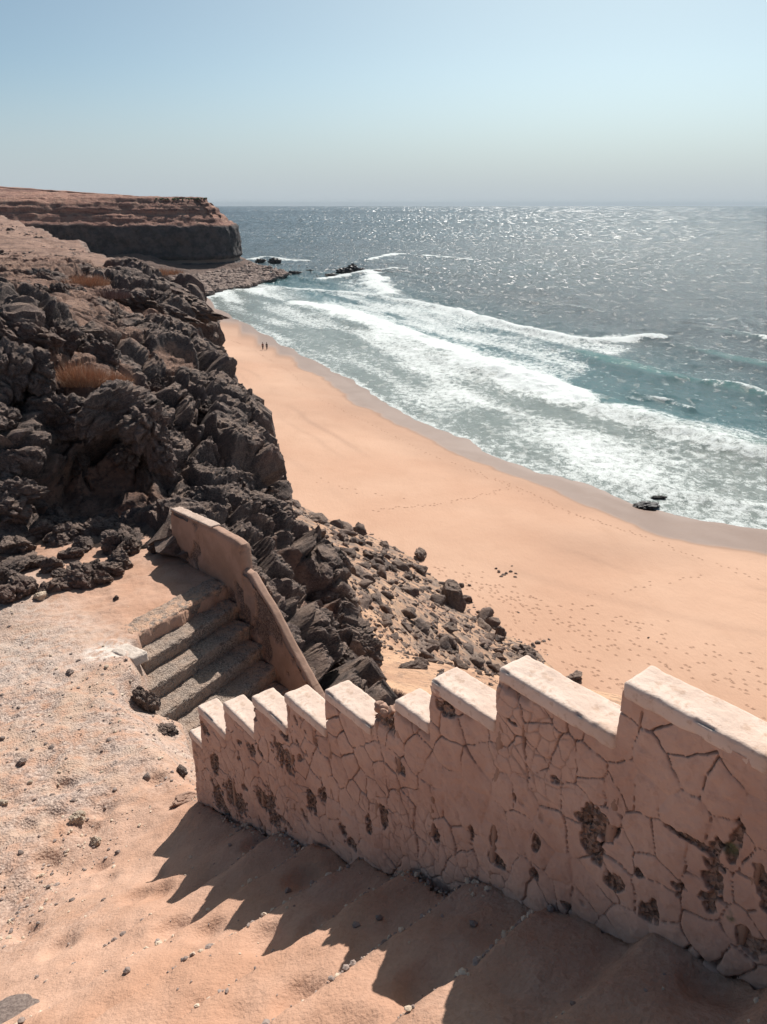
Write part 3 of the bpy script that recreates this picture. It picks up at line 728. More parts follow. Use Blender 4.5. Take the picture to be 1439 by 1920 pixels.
# ---------------------------------------------------------------- far headland
def headland():
    path = np.array([(-420, 372), (-330, 385), (-255, 392), (-205, 396), (-180, 398), (-160, 404), (-135, 408), (-112, 411), (-95, 413), (-84, 417), (-79, 425), (-79, 440), (-88, 470), (-110, 540), (-150, 640)], float)
    seg = np.hypot(*np.diff(path, axis=0).T); s = np.concatenate([[0], np.cumsum(seg)])
    ss = np.concatenate([np.linspace(0, s[4], 60)[:-1], np.linspace(s[4], s[12], 260)[:-1], np.linspace(s[12], s[-1], 30)])
    px_ = np.interp(ss, s, path[:, 0]); py_ = np.interp(ss, s, path[:, 1])
    for _ in range(6):
        px_[1:-1] = (px_[:-2] + px_[2:] + 2 * px_[1:-1]) / 4; py_[1:-1] = (py_[:-2] + py_[2:] + 2 * py_[1:-1]) / 4
    tx, ty = np.gradient(px_), np.gradient(py_); L = np.hypot(tx, ty); ox, oy = ty / L, -tx / L       # outward, to the sea side
    prof = np.array([(-330, 47), (-150, 40), (-60, 36.9), (-22, 36.5), (-16, 36.2), (-13.5, 34.2), (-12.2, 33.8), (-10, 31.6), (-8.6, 31.2), (-7.6, 28.8), (-5.6, 28.2), (-3.2, 25.2), (-1.0, 24.2), (.3, 23.2), (.9, 20), (1.1, 15), (1.4, 10), (2.2, 8.6), (.8, 7.2), (1.0, 5.6), (2.6, 5.0), (5, 4.0), (14, 3.2), (34, 2.0), (62, .6), (95, -2.5)], float)
    pl = np.concatenate([[0], np.cumsum(np.hypot(*np.diff(prof, axis=0).T))])
    tt = np.concatenate([np.linspace(0, pl[2], 25)[:-1], np.linspace(pl[2], pl[20], 120)[:-1], np.linspace(pl[20], pl[-1], 60)])
    po, pz = np.interp(tt, pl, prof[:, 0]), np.interp(tt, pl, prof[:, 1])
    apron = 1 - .80 * np.maximum(sst(-100, -76, px_), (ss > s[9]) * 1.0)                       # the boulder shore narrows round the tip
    near, inner, outer = np.clip(po, -16, 3)[:, None], np.minimum(po + 16, 0)[:, None], np.maximum(po - 3, 0)[:, None] * apron[None, :]
    X = px_[None, :] + ox[None, :] * (near + outer) + .85 * inner
    Y = py_[None, :] + oy[None, :] * (near + outer) - .52 * inner
    Z = np.repeat(pz[:, None], len(ss), 1)
    level = Z.copy()
    PO = np.repeat(po[:, None], len(ss), 1)
    left = sst(-95, -300, X)
    Z = Z + left * 2.5 * sst(4, 20, Z)
    cone = 7.5 * np.exp(-((X + 128) / 22) ** 2) * sst(42, 4, PO) * sst(2.2, 6, PO)
    cone = cone + 3.0 * np.exp(-((X + 62) / 16) ** 2) * sst(30, 4, PO) * sst(2, 6, PO)
    Z = Z + cone
    # the boulder apron only reaches out in front of the bay
    G = np.stack([X, Y, Z], 2); nrm = grid_normals(G)
    if nrm[30, 200, 2] < 0: nrm = -nrm
    p = P3(X, Y, Z)
    bz = sst(22, 24, p[:, 2]); cl = sst(6, 9, p[:, 2]) * sst(26, 22, p[:, 2])
    d = 2.2 * cl * fbm(p * np.array([.05, .05, .04]), 5, 5, .6) + 1.1 * cl * fbm(p * np.array([.25, .25, .22]), 4, 8, .65) + 1.1 * bz * fbm(p * np.array([.06, .06, .35]), 4, 6, .6) + .9 * fbm(p * .16, 4, 7, .6) * sst(80, -20, PO.ravel())
    co = p + nrm.reshape(-1, 3) * d[:, None]
    talus = sst(2.6, 4.2, PO) + sst(1.2, 3, cone)
    f = grid_faces(*X.shape)
    return np_mesh('headland', co, f, {'talus': np.clip(talus, 0, 1).ravel(), 'level': level.ravel()})
head = tag(link('headland', headland(), mat=HEADLAND), 'flat-topped headland with red-brown strata above a black cliff', kind='structure')

# ================================================================ THE OBJECTS
def rbox(name, size, res, r, amp=0.0, seed=0, fine=0.0, attrs=None, mat=None, chip=0.0):
    """box of `size` about the origin, edges rounded by r, surface roughened; res = cell size"""
    hx, hy, hz = [s / 2 for s in size]
    cos, fcs, base = [], [], 0
    def face(o, a, b):
        nonlocal base
        na = max(2, int(np.linalg.norm(a) / res)); nb = max(2, int(np.linalg.norm(b) / res))
        s, t = np.meshgrid(np.linspace(0, 1, na + 1), np.linspace(0, 1, nb + 1))
        p = np.array(o)[None, None] + s[..., None] * np.array(a) + t[..., None] * np.array(b)
        cos.append(p.reshape(-1, 3)); fcs.append(grid_faces(nb + 1, na + 1) + base); base += (na + 1) * (nb + 1)
    X_, Y_, Z_ = (2 * hx, 0, 0), (0, 2 * hy, 0), (0, 0, 2 * hz)
    face((-hx, -hy, -hz), X_, Z_); face((hx, hy, -hz), (-2 * hx, 0, 0), Z_)
    face((hx, -hy, -hz), Y_, Z_); face((-hx, hy, -hz), (0, -2 * hy, 0), Z_)
    face((-hx, -hy, hz), X_, Y_); face((-hx, hy, -hz), X_, (0, -2 * hy, 0))
    co = np.concatenate(cos); f = np.concatenate(fcs)
    key = np.round(co * 1e5).astype(np.int64); _, ix, inv = np.unique(key, axis=0, return_index=True, return_inverse=True)
    inv = np.ravel(inv); co = co[ix]; f = inv[f]
    q = np.clip(co, [-hx + r, -hy + r, -hz + r], [hx - r, hy - r, hz - r])
    v = co - q; L = np.linalg.norm(v, axis=1, keepdims=True)
    nv = np.where(L > 1e-9, v / np.maximum(L, 1e-9), 0); co = np.where(L > 1e-9, q + nv * r, co)
    d = amp * fbm(co * 7 + seed * 3.1, 4, seed) + fine * fbm(co * 38 + seed, 3, seed + 3)
    edge_ = sst(.25, .75, np.sort(np.abs(nv), axis=1)[:, 1])
    d = d - chip * edge_ * sst(.12, .5, fbm(co * 16 + seed * 1.7, 3, seed + 8))
    co = co + nv * d[:, None]
    me = np_mesh(name, co, f, attrs(co) if attrs else None)
    if mat: me.materials.append(mat)
    return me
def frame_matrix(ax, ay, origin):             # columns: along ax (plan), along ay (plan), up
    m = Matrix(((ax[0], ay[0], 0, origin[0]), (ax[1], ay[1], 0, origin[1]), (0, 0, 1, origin[2]), (0, 0, 0, 1)))
    return m
def worley2(x, y, seed):
    ix = np.floor(x).astype(np.int64); iy = np.floor(y).astype(np.int64)
    f1 = np.full(len(x), 9.0); f2 = np.full(len(x), 9.0); idd = np.zeros(len(x), np.int64)
    zz = np.zeros_like(ix)
    for dx in (-2, -1, 0, 1, 2):
        for dy in (-2, -1, 0, 1, 2):
            cx, cy = ix + dx, iy + dy
            d = np.hypot(x - cx - _h(cx, cy, zz, seed), y - cy - _h(cx, cy, zz, seed + 1))
            m = d < f1
            f2 = np.where(m, f1, np.minimum(f2, d)); idd = np.where(m, cx * 10007 + cy, idd); f1 = np.where(m, d, f1)
    return f1, f2, idd

# ---------------------------------------------------------------- stepped parapet wall in the foreground
TEETH = [  # u near, u far, top (below the eye), has coping
    (-1.42, -1.01, -.14, 1), (-1.01, -.62, -.345, 1), (-.62, -.235, -.55, 1), (-.235, .15, -.76, 1), (.15, .55, -.975, 1), (.55, .949, -1.185, 1), (.949, 1.389, -1.365, 1), (1.389, 1.705, -1.572, 1), (1.705, 1.903, -1.770, 1),
    (1.903, 2.045, -1.885, 0), (2.045, 2.385, -1.990, 1), (2.385, 2.734, -2.200, 1), (2.734, 3.070, -2.400, 1), (3.070, 3.426, -2.638, 1), (3.426, 3.788, -2.865, 1), (3.788, 3.955, -3.150, 1)]
THK = .135
wall_root = link('stepped_wall', None)
wall_root.location = (*uv(2.0, D1 + THK / 2), EYE - 3.0)
tag(wall_root, 'stepped sawtooth parapet wall of cracked pink-brown plaster in the foreground', 'wall')
def wall_child(name, me, mat=None):
    o = link(name, me, wall_root, mat)
    o.matrix_parent_inverse = Matrix.Translation(-Vector(wall_root.location))
    return o
def px_to_wall(px, py):
    r = ray(px, py); t = D1 / (Nd[0] * r[0] + Nd[1] * r[1]); p = r * t
    return p[0] * Wd[0] + p[1] * Wd[1], p[2]
PATCH = [((1112, 1545), (.075, .06)), ((1108, 1590), (.06, .05)), ((1155, 1655), (.035, .05)), ((1213, 1712), (.04, .045)), ((1330, 1640), (.04, .10)), ((1368, 1600), (.018, .09)), ((1325, 1690), (.05, .04)),
         ((1275, 1572), (.10, .018)), ((1002, 1582), (.025, .05)), ((1035, 1465), (.03, .02)), ((1270, 1672), (.03, .06)), ((932, 1622), (.05, .03)), ((962, 1495), (.012, .03)), ((960, 1355), (.05, .012)),
         ((880, 1565), (.02, .06)), ((922, 1570), (.02, .06)), ((716, 1530), (.04, .06)), ((690, 1550), (.03, .07)), ((810, 1570), (.05, .05)), ((750, 1440), (.035, .05)), ((835, 1330), (.05, .03)),
         ((520, 1405), (.10, .10)), ((540, 1430), (.08, .10)), ((470, 1410), (.07, .06)), ((600, 1490), (.05, .09)), ((580, 1500), (.05, .08)), ((440, 1500), (.16, .13)), ((500, 1510), (.15, .12)), ((400, 1430), (.07, .10)), ((410, 1500), (.12, .12)), ((550, 1350), (.03, .03)), ((475, 1340), (.03, .04)), ((385, 1370), (.08, .05)),
         ((640, 1560), (.05, .06)), ((1437, 1680), (.05, .08)), ((655, 1580), (.05, .05)), ((1060, 1700), (.03, .02)), ((1400, 1770), (.04, .04)), ((530, 1380), (.05, .04)), ((1195, 1640), (.02, .02)), ((1000, 1640), (.02, .03))]
PATCH = [(px_to_wall(*c), r) for c, r in PATCH]
MOSS = [(px_to_wall(1365, 1600), .03), (px_to_wall(1365, 1722), .02)]
def wall_front():
    CO, F, UV, base = [], [], [], 0
    for (u0, u1, zt, cpg) in TEETH:
        fine = .0036 if u1 > .2 else .02
        nu = max(4, int((u1 - u0) / fine)); uu = np.linspace(u0, u1, nu + 1)
        zb = np.interp((u0 + u1) / 2, U_T, Z_T) - (.26 if u1 > -.3 else .5); ztop = zt - (.030 if cpg else 0)
        nv = int((ztop - zb) / fine); zz = np.linspace(zb, ztop, nv + 1)
        U, Zz = np.meshgrid(uu, zz)
        if not cpg: Zz = Zz - (.035 * n2(U, U, 22, 2, 3) + .03 * (U - u0) / (u1 - u0)) * sst(ztop - .10, ztop, Zz)
        UV.append(np.stack([U.ravel(), Zz.ravel()], 1)); F.append(grid_faces(nv + 1, nu + 1) + base); base += U.size
    q = np.concatenate(UV); F = np.concatenate(F)
    u, z = q[:, 0], q[:, 1]
    wu = u + .022 * n2(u, z, 9, 3, 1); wz = z + .022 * n2(u, z, 9, 3, 2)
    f1, f2, cid = worley2(wu / .105 + .3 * wz, wz / .118, 11)
    strength = np.clip(.55 + 1.2 * n2(u, z, 5.5, 3, 6), 0, 1.4) * (1 - .35 * sst(2.0, 2.9, u))
    gap = f2 - f1
    wd = .012 + .030 * strength ** 2 * (1 + .6 * n2(u, z, 30, 2, 7))
    crack = sst(wd, wd * .35, gap) * sst(.04, .40, strength)
    # a finer second net of hairlines
    g1, g2, _ = worley2(wu / .055 + 5, wz / .07, 23)
    hair = sst(.07, .02, g2 - g1) * sst(-.15, .45, n2(u, z, 3.1, 2, 8)) * .7
    rub = np.zeros(len(u))
    for (c, r) in PATCH:
        dd = np.hypot((u - c[0]) / r[0], (z - c[1]) / r[1]) + .75 * n2(u, z, 17, 4, 9) + .35 * n2(u, z, 55, 2, 10)
        rub = np.maximum(rub, sst(.78, .58, dd))
    pits = sst(.46, .60, n2(u, z, 13, 3, 15) - .10 * sst(2.6, 1.6, u)) * sst(.0, .35, n2(u, z, 2.2, 2, 16) + .35 * sst(1.8, 3.2, u))
    rub = np.maximum(rub, pits)
    for (u0, u1, zt, cpg) in TEETH:
        if not cpg: rub = np.maximum(rub, ((u > u0) & (u < u1)) * sst(zt - .09, zt - .05, z))
    # broken lip just below the coping
    lip = np.zeros(len(u))
    for (u0, u1, zt, cpg) in TEETH:
        if cpg: lip = np.maximum(lip, ((u >= u0) & (u <= u1)) * sst(.085, .05, zt - z) * sst(.15, .45, n2(u, z * .3, 9, 2, 17)))
    dome = -.003 * sst(0, .4, gap)
    idf = ((cid * 2654435761) % 1000) / 1000.0
    depth = .012 + dome + .010 * n2(u, z, 5, 3, 4) + .005 * n2(u, z, 32, 4, 5) + (idf - .5) * .006 * sst(.0, .08, gap)
    depth = depth + .020 * crack + .006 * hair + rub * (.012 + .010 * n2(u, z, 60, 3, 14)) + .018 * lip
    p = uv(0, 0)[None] + u[:, None] * Wd[None] + (D1 + depth)[:, None] * Nd[None]
    co = np.stack([p[:, 0], p[:, 1], z + EYE], 1)
    crk = np.clip(np.maximum(crack, hair * .7) + lip * .7, 0, 1)
    moss = np.zeros(len(u))
    for c, r in MOSS: moss = np.maximum(moss, sst(r, r * .3, np.hypot(u - c[0], z - c[1])))
    fc = cid[F[:, 0]]
    order = np.argsort(fc, kind='stable'); fs = fc[order]
    starts = np.concatenate([[0], np.nonzero(np.diff(fs))[0] + 1, [len(fs)]])
    small = []
    for a, b in zip(starts[:-1], starts[1:]):
        faces = F[order[a:b]]
        if b - a < 40: small.append(faces); continue
        emit(faces, co, crk, rub, moss)
    if small: emit(np.concatenate(small), co, crk, rub, moss)
def emit(faces, co, crk, rub, moss):
    vi, inv = np.unique(faces, return_inverse=True)
    me = np_mesh('plaster_piece', co[vi], inv.reshape(faces.shape), {'crack': crk[vi], 'rubble': rub[vi], 'moss': moss[vi]})
    wall_child('plaster_piece', me, PLASTER)
wall_front()
for i, (u0, u1, zt, cpg) in enumerate(TEETH):
    zb = np.interp((u0 + u1) / 2, U_T, Z_T) - .5; um = (u0 + u1) / 2
    zc = zt - (.03 if cpg else .06)
    me = rbox('core', (u1 - u0 - .004, THK - .045, zc - zb), .05, .008, .006, 5 + i, 0, None, PLASTER_FAR)
    o = wall_child('core', me); o.matrix_basis = frame_matrix(Wd, Nd, (*uv(um, D1 + .045 + (THK - .045) / 2), EYE + (zc + zb) / 2))
    me = rbox('end_face', (.03, THK - .012, zc - zb), .02, .009, .006, 15 + i, .003, None, PLASTER_FAR)
    o = wall_child('end_face', me); o.matrix_basis = frame_matrix(Wd, Nd, (*uv(u1 - .018, D1 + .014 + (THK - .012) / 2), EYE + (zc + zb) / 2 - .004))
    if cpg:
        me = rbox('coping', (u1 - u0 + .002, THK + .002, .055), .007, .013, .005, 40 + i, .0026, None, COPING, .010)
        o = wall_child('coping', me); o.matrix_basis = frame_matrix(Wd, Nd, (*uv(um, D1 + THK / 2 + .005), EYE + zt - .0275))
for k in range(9):                                # rubble stones bared on top of the broken tooth
    o = wall_child('stone', rock_mesh('core_stone', 900 + k, 3, .7, .14, .8, PLASTER_FAR))
    s = random.uniform(.018, .034)
    o.matrix_basis = Matrix.LocRotScale(Vector((*uv(1.93 + .11 * random.random(), D1 + .02 + .1 * random.random()), EYE - 1.885 - .01 * random.random())), Euler((random.random() * 6, 0, random.random() * 6)), Vector((s, s, s)))

# ---------------------------------------------------------------- parapet wall of the second flight
def slab(name, ut, zt, zb, n0, thk, seed, mat):
    """upright slab along the wall direction; ut increasing, top zt, bottom zb (below the eye)"""
    ut, zt, zb = map(np.array, (ut, zt, zb))
    nu = int((ut[-1] - ut[0]) / .014); u = np.linspace(ut[0], ut[-1], nu + 1)
    T = np.interp(u, ut, zt); B = np.interp(u, ut, zb)
    fr = np.concatenate([np.linspace(0, .97, 70), np.full(7, 1.0), np.linspace(.97, 0, 70)])
    r = .03
    off = np.concatenate([np.zeros(70), np.linspace(.12, .88, 7), np.ones(70)]) * thk
    drop = np.zeros(len(fr)); drop[70] = .012; drop[76] = .012; drop[69] = .02; drop[77] = .02
    U = np.repeat(u[None], len(fr), 0)
    Zz = B[None] + fr[:, None] * (T - B)[None] - drop[:, None] + .012 * n2(U, U * 0 + seed, 6, 3, seed) * sst(.8, 1, fr)[:, None]
    Nn = np.repeat((n0 + off)[:, None], nu + 1, 1)
    rub = sst(.16, .34, n2(U, Zz, 3.6, 4, seed + 1) + .25 * sst(.35, .0, fr)[:, None] * 1.0) * (np.arange(len(fr)) < 70)[:, None]
    g1, g2, _ = worley2(U.ravel() / .22 + .1 * n2(U, Zz, 8, 2, 3).ravel(), Zz.ravel() / .2, seed + 4)
    crk = sst(.05, .015, (g2 - g1)).reshape(U.shape) * sst(.0, .4, n2(U, Zz, 2, 2, seed + 5))
    front = (np.arange(len(fr)) < 70)[:, None]
    dn = (.02 * rub + .012 * crk) * front + .010 * n2(U, Zz, 5, 3, seed + 6) + .006 * n2(U, Zz, 30, 3, seed + 7) * rub
    Nn = Nn + np.where(np.arange(len(fr))[:, None] >= 77, -dn, dn)
    p = U[..., None] * Wd + Nn[..., None] * Nd
    co = np.concatenate([p, (Zz + EYE)[..., None]], 2).reshape(-1, 3)
    f = grid_faces(*U.shape)
    r_, c_ = U.shape; idx = np.arange(r_ * c_).reshape(r_, c_)
    caps = []
    for col in (0, c_ - 1):
        for a in range(0, r_ // 2 - 1): caps.append([idx[a, col], idx[a + 1, col], idx[r_ - 2 - a, col], idx[r_ - 1 - a, col]])
    f = np.concatenate([f, np.array(caps)])
    return np_mesh(name, co, f, {'rubble': np.clip(rub, 0, 1).ravel(), 'crack': crk.ravel()})
w2 = link('stair_parapet', None); w2.location = (*uv(7.2, D2), EYE - 4.4)
tag(w2, 'weathered plaster parapet beside the lower steps, dropping down the cliff edge', 'wall')
w2i = Matrix.Translation(-Vector(w2.location))
for nm, me in (('upper_section', slab('upper_section', [7.232, 7.4, 7.95, 9.12], [-3.615, -3.60, -3.632, -3.755], [-5.2, -5.2, -5.2, -5.0], D2, .14, 3, PLASTER_FAR)),
               ('sloping_section', slab('sloping_section', [4.2, 5.2, 5.894, 6.217, 6.601, 7.091, 7.229], [-5.95, -5.28, -4.78, -4.56, -4.235, -3.925, -3.92], [-7.4, -6.6, -6.0, -5.8, -5.5, -5.3, -5.2], D2 + .004, .13, 7, PLASTER_FAR))):
    o = link(nm, me, w2, PLASTER_FAR); o.matrix_parent_inverse = w2i
me = rbox('coping', (1.16, .144, .03), .015, .010, .008, 77, .004, None, PALE_TOP, .012)
o = link('coping', me, w2); o.matrix_parent_inverse = w2i
ang = math.atan2(.123, 1.17)
o.matrix_basis = frame_matrix(Wd, Nd, (*uv(8.52, D2 + .07), EYE - 3.688)) @ Matrix.Rotation(ang, 4, 'Y')

# ---------------------------------------------------------------- lower flight of worn concrete steps
st = link('lower_steps', None); st.location = (*A2, EYE - 4.6)
tag(st, 'flight of worn pebbly concrete steps going down beside the weathered parapet', 'stairs')
sti = Matrix.Translation(-Vector(st.location))
RUN, RISE = .255, .155
for k in range(0, 9):
    q1 = RUN * k; q0 = q1 - RUN - .05
    t0 = -.17 * k - .03 if k else -.06; t1 = (1.267 - .327 * q1) / .945 + .04
    hgt = .34
    def att(co): return {'sandy': sst(.25, -.12, co[:, 1] + .1 * fbm(co * 4, 2, 3)) * sst(.1, .16, co[:, 2]) * .9 if k == 0 else sst(.2, .5, co[:, 0] / max(t1 - t0, .1) + .25 * fbm(co * 3, 2, 4)) * .9}
    me = rbox('step', (t1 - t0, q1 - q0, hgt), .015, .024, .018, 60 + k, .010, att, CONCRETE, .035)
    o = link('step', me, st); o.matrix_parent_inverse = sti
    c = A2 + E2 * ((t0 + t1) / 2) + DD2 * ((q0 + q1) / 2)
    o.matrix_basis = frame_matrix(E2, -DD2, (c[0], c[1], EYE - 4.3 - RISE * k - hgt / 2 + (.004 if k == 0 else 0)))

def ground_hit(px, py, zf=ground_z, t0=1.0, t1=25.0, n=500):
    r = ray(px, py); t = np.linspace(t0, t1, n); z = zf(r[0] * t, r[1] * t); below = (r[2] * t + EYE) < z
    i = int(np.argmax(below)) if below.any() else n - 1
    return r * t[i] + np.array([0, 0, EYE])
# worn white edge and stones where the path meets the steps
def blob_slab(name, pts, h, mat, seed):
    bm = bmesh.new(); rs = random.Random(seed); ring = []
    n = len(pts)
    for i in range(n):
        a, b = pts[i], pts[(i + 1) % n]
        for s in range(7):
            t = s / 7; ring.append((a[0] + (b[0] - a[0]) * t + rs.uniform(-.012, .012), a[1] + (b[1] - a[1]) * t + rs.uniform(-.012, .012), a[2] + (b[2] - a[2]) * t))
    cx = sum(p[0] for p in ring) / len(ring); cy = sum(p[1] for p in ring) / len(ring); cz = sum(p[2] for p in ring) / len(ring)
    loops = []
    for k, (sc, dz) in enumerate(((1.0, -.12), (1.0, h * .6), (.97, h), (.7, h * 1.15), (.35, h * 1.2))):
        loops.append([bm.verts.new((cx + (x - cx) * sc, cy + (y - cy) * sc, (z if sc > .8 else cz + (z - cz) * sc) + dz + (rs.uniform(-.006, .006) if k > 1 else 0))) for x, y, z in ring])
    for A, B in zip(loops[:-1], loops[1:]):
        for i in range(len(ring)): bm.faces.new((A[i], A[(i + 1) % len(ring)], B[(i + 1) % len(ring)], B[i]))
    bm.faces.new(loops[-1])
    for f in bm.faces: f.smooth = True
    me = bpy.data.meshes.new(name); bm.to_mesh(me); bm.free(); me.materials.append(mat)
    return me
kc = ground_hit(238, 1222)
ko = link('plaster_kerb', rbox('plaster_kerb', (.20, .34, .12), .012, .02, .014, 91, .005, None, WHITEWASH, .02))
ko.matrix_basis = frame_matrix(E2, -DD2, (kc[0] + .02, kc[1], kc[2] - .05)) @ Matrix.Rotation(.04, 4, 'Y') @ Matrix.Rotation(-.05, 4, 'X')
tag(ko, 'worn patch of white plaster at the left edge of the lower steps', 'kerb')

def boulder(name, px, py, wpx, me, label, cat, zf=ground_z, group=None, squash=(1, 1, 1), rot=None, sink=.30, t0=1.0, t1=25.0):
    h = ground_hit(px, py, zf, t0, t1, 900)
    d = np.linalg.norm(h - np.array([0, 0, EYE])); dep_ = float(np.dot(h - np.array([0, 0, EYE]), np.array([0, cp, -sp])))
    s = wpx / FPX * dep_ / 2
    o = place(name, me, (h[0], h[1], h[2] + s * .55 * squash[2] - s * sink), s, rot, None, squash)
    tag(o, label, cat, group)
    return o
rs_ = [rock_mesh('path_stone', 700 + k, 4, .7, .14, .75, (PALE_STONE, GREY_STONE)[k % 2]) for k in range(6)]
boulder('stone', 148, 1538, 34, rs_[0], 'pale lumpy stone, the largest lying on the sand left of the wall', 'stone')
boulder('stone', 180, 1580, 27, rs_[2], 'pale flat stone just below the largest one on the sand', 'stone')
boulder('stone', 40, 1432, 20, rs_[1], 'brown stone alone on the gravel near the left edge', 'stone')
boulder('stone', 8, 1508, 24, rs_[4], 'small pale stone at the left edge of the picture', 'stone')
boulder('stone', 131, 1262, 14, rs_[3], 'small grey stone in the middle of the gravel landing', 'stone')
boulder('stone', 147, 1240, 12, rs_[5], 'small dark stone just above the grey one on the gravel landing', 'stone')
boulder('stone', 218, 1124, 16, ROCKS_ROUND[2], 'round dark stone on the orange sand above the steps', 'stone')
boulder('stone', 76, 1122, 30, rs_[0], 'pale slab of stone leaning at the foot of the rock row', 'stone')
boulder('boulder', 272, 1325, 62, ROCKS_ROUND[1], 'grey-brown boulder wedged at the left end of the lower steps', 'boulder', squash=(.75, .9, 1.2))
boulder('boulder', 310, 1368, 60, ROCKS_ROUND[4], 'half-buried grey boulder below the lowest visible step', 'boulder', squash=(1, .8, .55))
boulder('boulder', 338, 1452, 44, ROCKS_ROUND[3], 'dark rock against the far end of the stepped wall', 'boulder', squash=(.9, .8, .8))
boulder('boulder', 345, 1500, 60, rock_mesh('plinth_rock', 777, 4, .5, .15, .7, PLASTER_FAR), 'plaster-covered footing stone at the base of the wall\'s far end', 'boulder', squash=(1, .7, .6), rot=(0, 0, .5))
boulder('stone', 30, 1905, 110, rock_mesh('flat_rock', 778, 4, .4, .10, .4, GREY_STONE), 'flat grey rock showing through the sand in the bottom left corner', 'stone', squash=(1, .7, .22), rot=(0, 0, .2), sink=.16)
small = [rock_mesh('pebble', 720 + k, 2, .8, .12, .75, (GREY_STONE, PALE_STONE, GREY_STONE)[k % 3]) for k in range(6)]
rp = random.Random(5)
for k in range(70):
    px, py = rp.uniform(0, 330), rp.choice([rp.uniform(1130, 1480), rp.uniform(1150, 1700)])
    if py > 1480 and px > 250: continue
    h = ground_hit(px, py)
    if in_poly(np.array([h[0]]), np.array([h[1]]), PIT)[0]: continue
    s = rp.choice([.012, .016, .02, .028])
    tag(place('stone', small[k % 6], (h[0], h[1], h[2] + s * .4), s), 'small loose stone strewn on the gravel landing', 'stone', 'small stones strewn on the landing')

# loose gravel and the pebbles along the step noses: too many to count
def pebble_field(name, pts, sizes, mat, label, sub=1, seed=0, cat=None):
    rs = np.random.RandomState(seed); co0, f0 = ICO[sub]; n = len(pts)
    ang = rs.uniform(0, 6.283, n); c, s = np.cos(ang), np.sin(ang)
    jit = 1 + rs.uniform(-.28, .28, (n, len(co0), 3))
    v = co0[None] * jit * np.stack([np.ones(n), rs.uniform(.6, 1, n), rs.uniform(.4, .8, n)], 1)[:, None]
    v = v * sizes[:, None, None]
    x = v[..., 0] * c[:, None] - v[..., 1] * s[:, None]; y = v[..., 0] * s[:, None] + v[..., 1] * c[:, None]
    v = np.stack([x, y, v[..., 2]], 2) + pts[:, None]
    f = (f0[None] + (np.arange(n) * len(co0))[:, None, None]).reshape(-1, 3)
    me = np_mesh(name, v.reshape(-1, 3), f, smooth=False)
    return tag(link(name, me, mat=mat), label, kind='stuff')
rs = np.random.RandomState(9)
X = np.concatenate([rs.uniform(-5.5, 1.0, 60000), rs.uniform(-2.2, 1.2, 60000)]); Y = np.concatenate([rs.uniform(1.0, 10.0, 60000), rs.uniform(.9, 4.2, 60000)])
u = X * Wd[0] + Y * Wd[1]; nn = X * Nd[0] + Y * Nd[1]; m = D1 - nn
dens = sst(3.8, 5.0, u + .35 * m) * (.30 + .75 * sst(-.1, .5, n2(X, Y, .8, 3, 22))) * sst(9.4, 8.6, u) * (1 - .85 * sst(6.9, 7.4, u) * sst(1.6, 2.4, nn)) + .02
ph = (u - .10 + .03 * n2(X, Y, 1.1, 2, 5)) / .352; fr = ph - np.floor(ph)
nose = np.exp(-((fr - .90) / .035) ** 2) * sst(3.35, 2.9, u + .22 * m) * sst(3.4, 2.2, m) * (m > .02) * sst(-.35, .35, n2(X, Y, 2.4, 2, 24)) * 1.0
foot = sst(.08, .0, np.abs(m)) * (m > 0) * sst(0, .4, n2(X, Y, 2, 2, 25))
keep = (rs.rand(len(X)) < np.clip(dens * .20 + nose + foot * .5, 0, 1)) & (m > 0.0) | ((rs.rand(len(X)) < .28) & (m <= 0) & (u > 4.0) & (u < 6.9) & (nn < 2.5))
keep &= ~in_poly(X, Y, PIT)
X, Y = X[keep], Y[keep]
Z = ground_z(X, Y)
sz = .0032 + .014 * rs.rand(len(X)) ** 4.0 + .003 * rs.rand(len(X))
pts = np.stack([X, Y, Z + sz * .25], 1)
half = rs.rand(len(X)) < .55
pebble_field('gravel', pts[half], sz[half], GREY_STONE, 'loose grey-brown gravel on the landing and step edges', 1, 1)
pebble_field('pale_gravel', pts[~half], sz[~half], PALE_STONE, 'loose pale grit scattered over the landing', 1, 2)

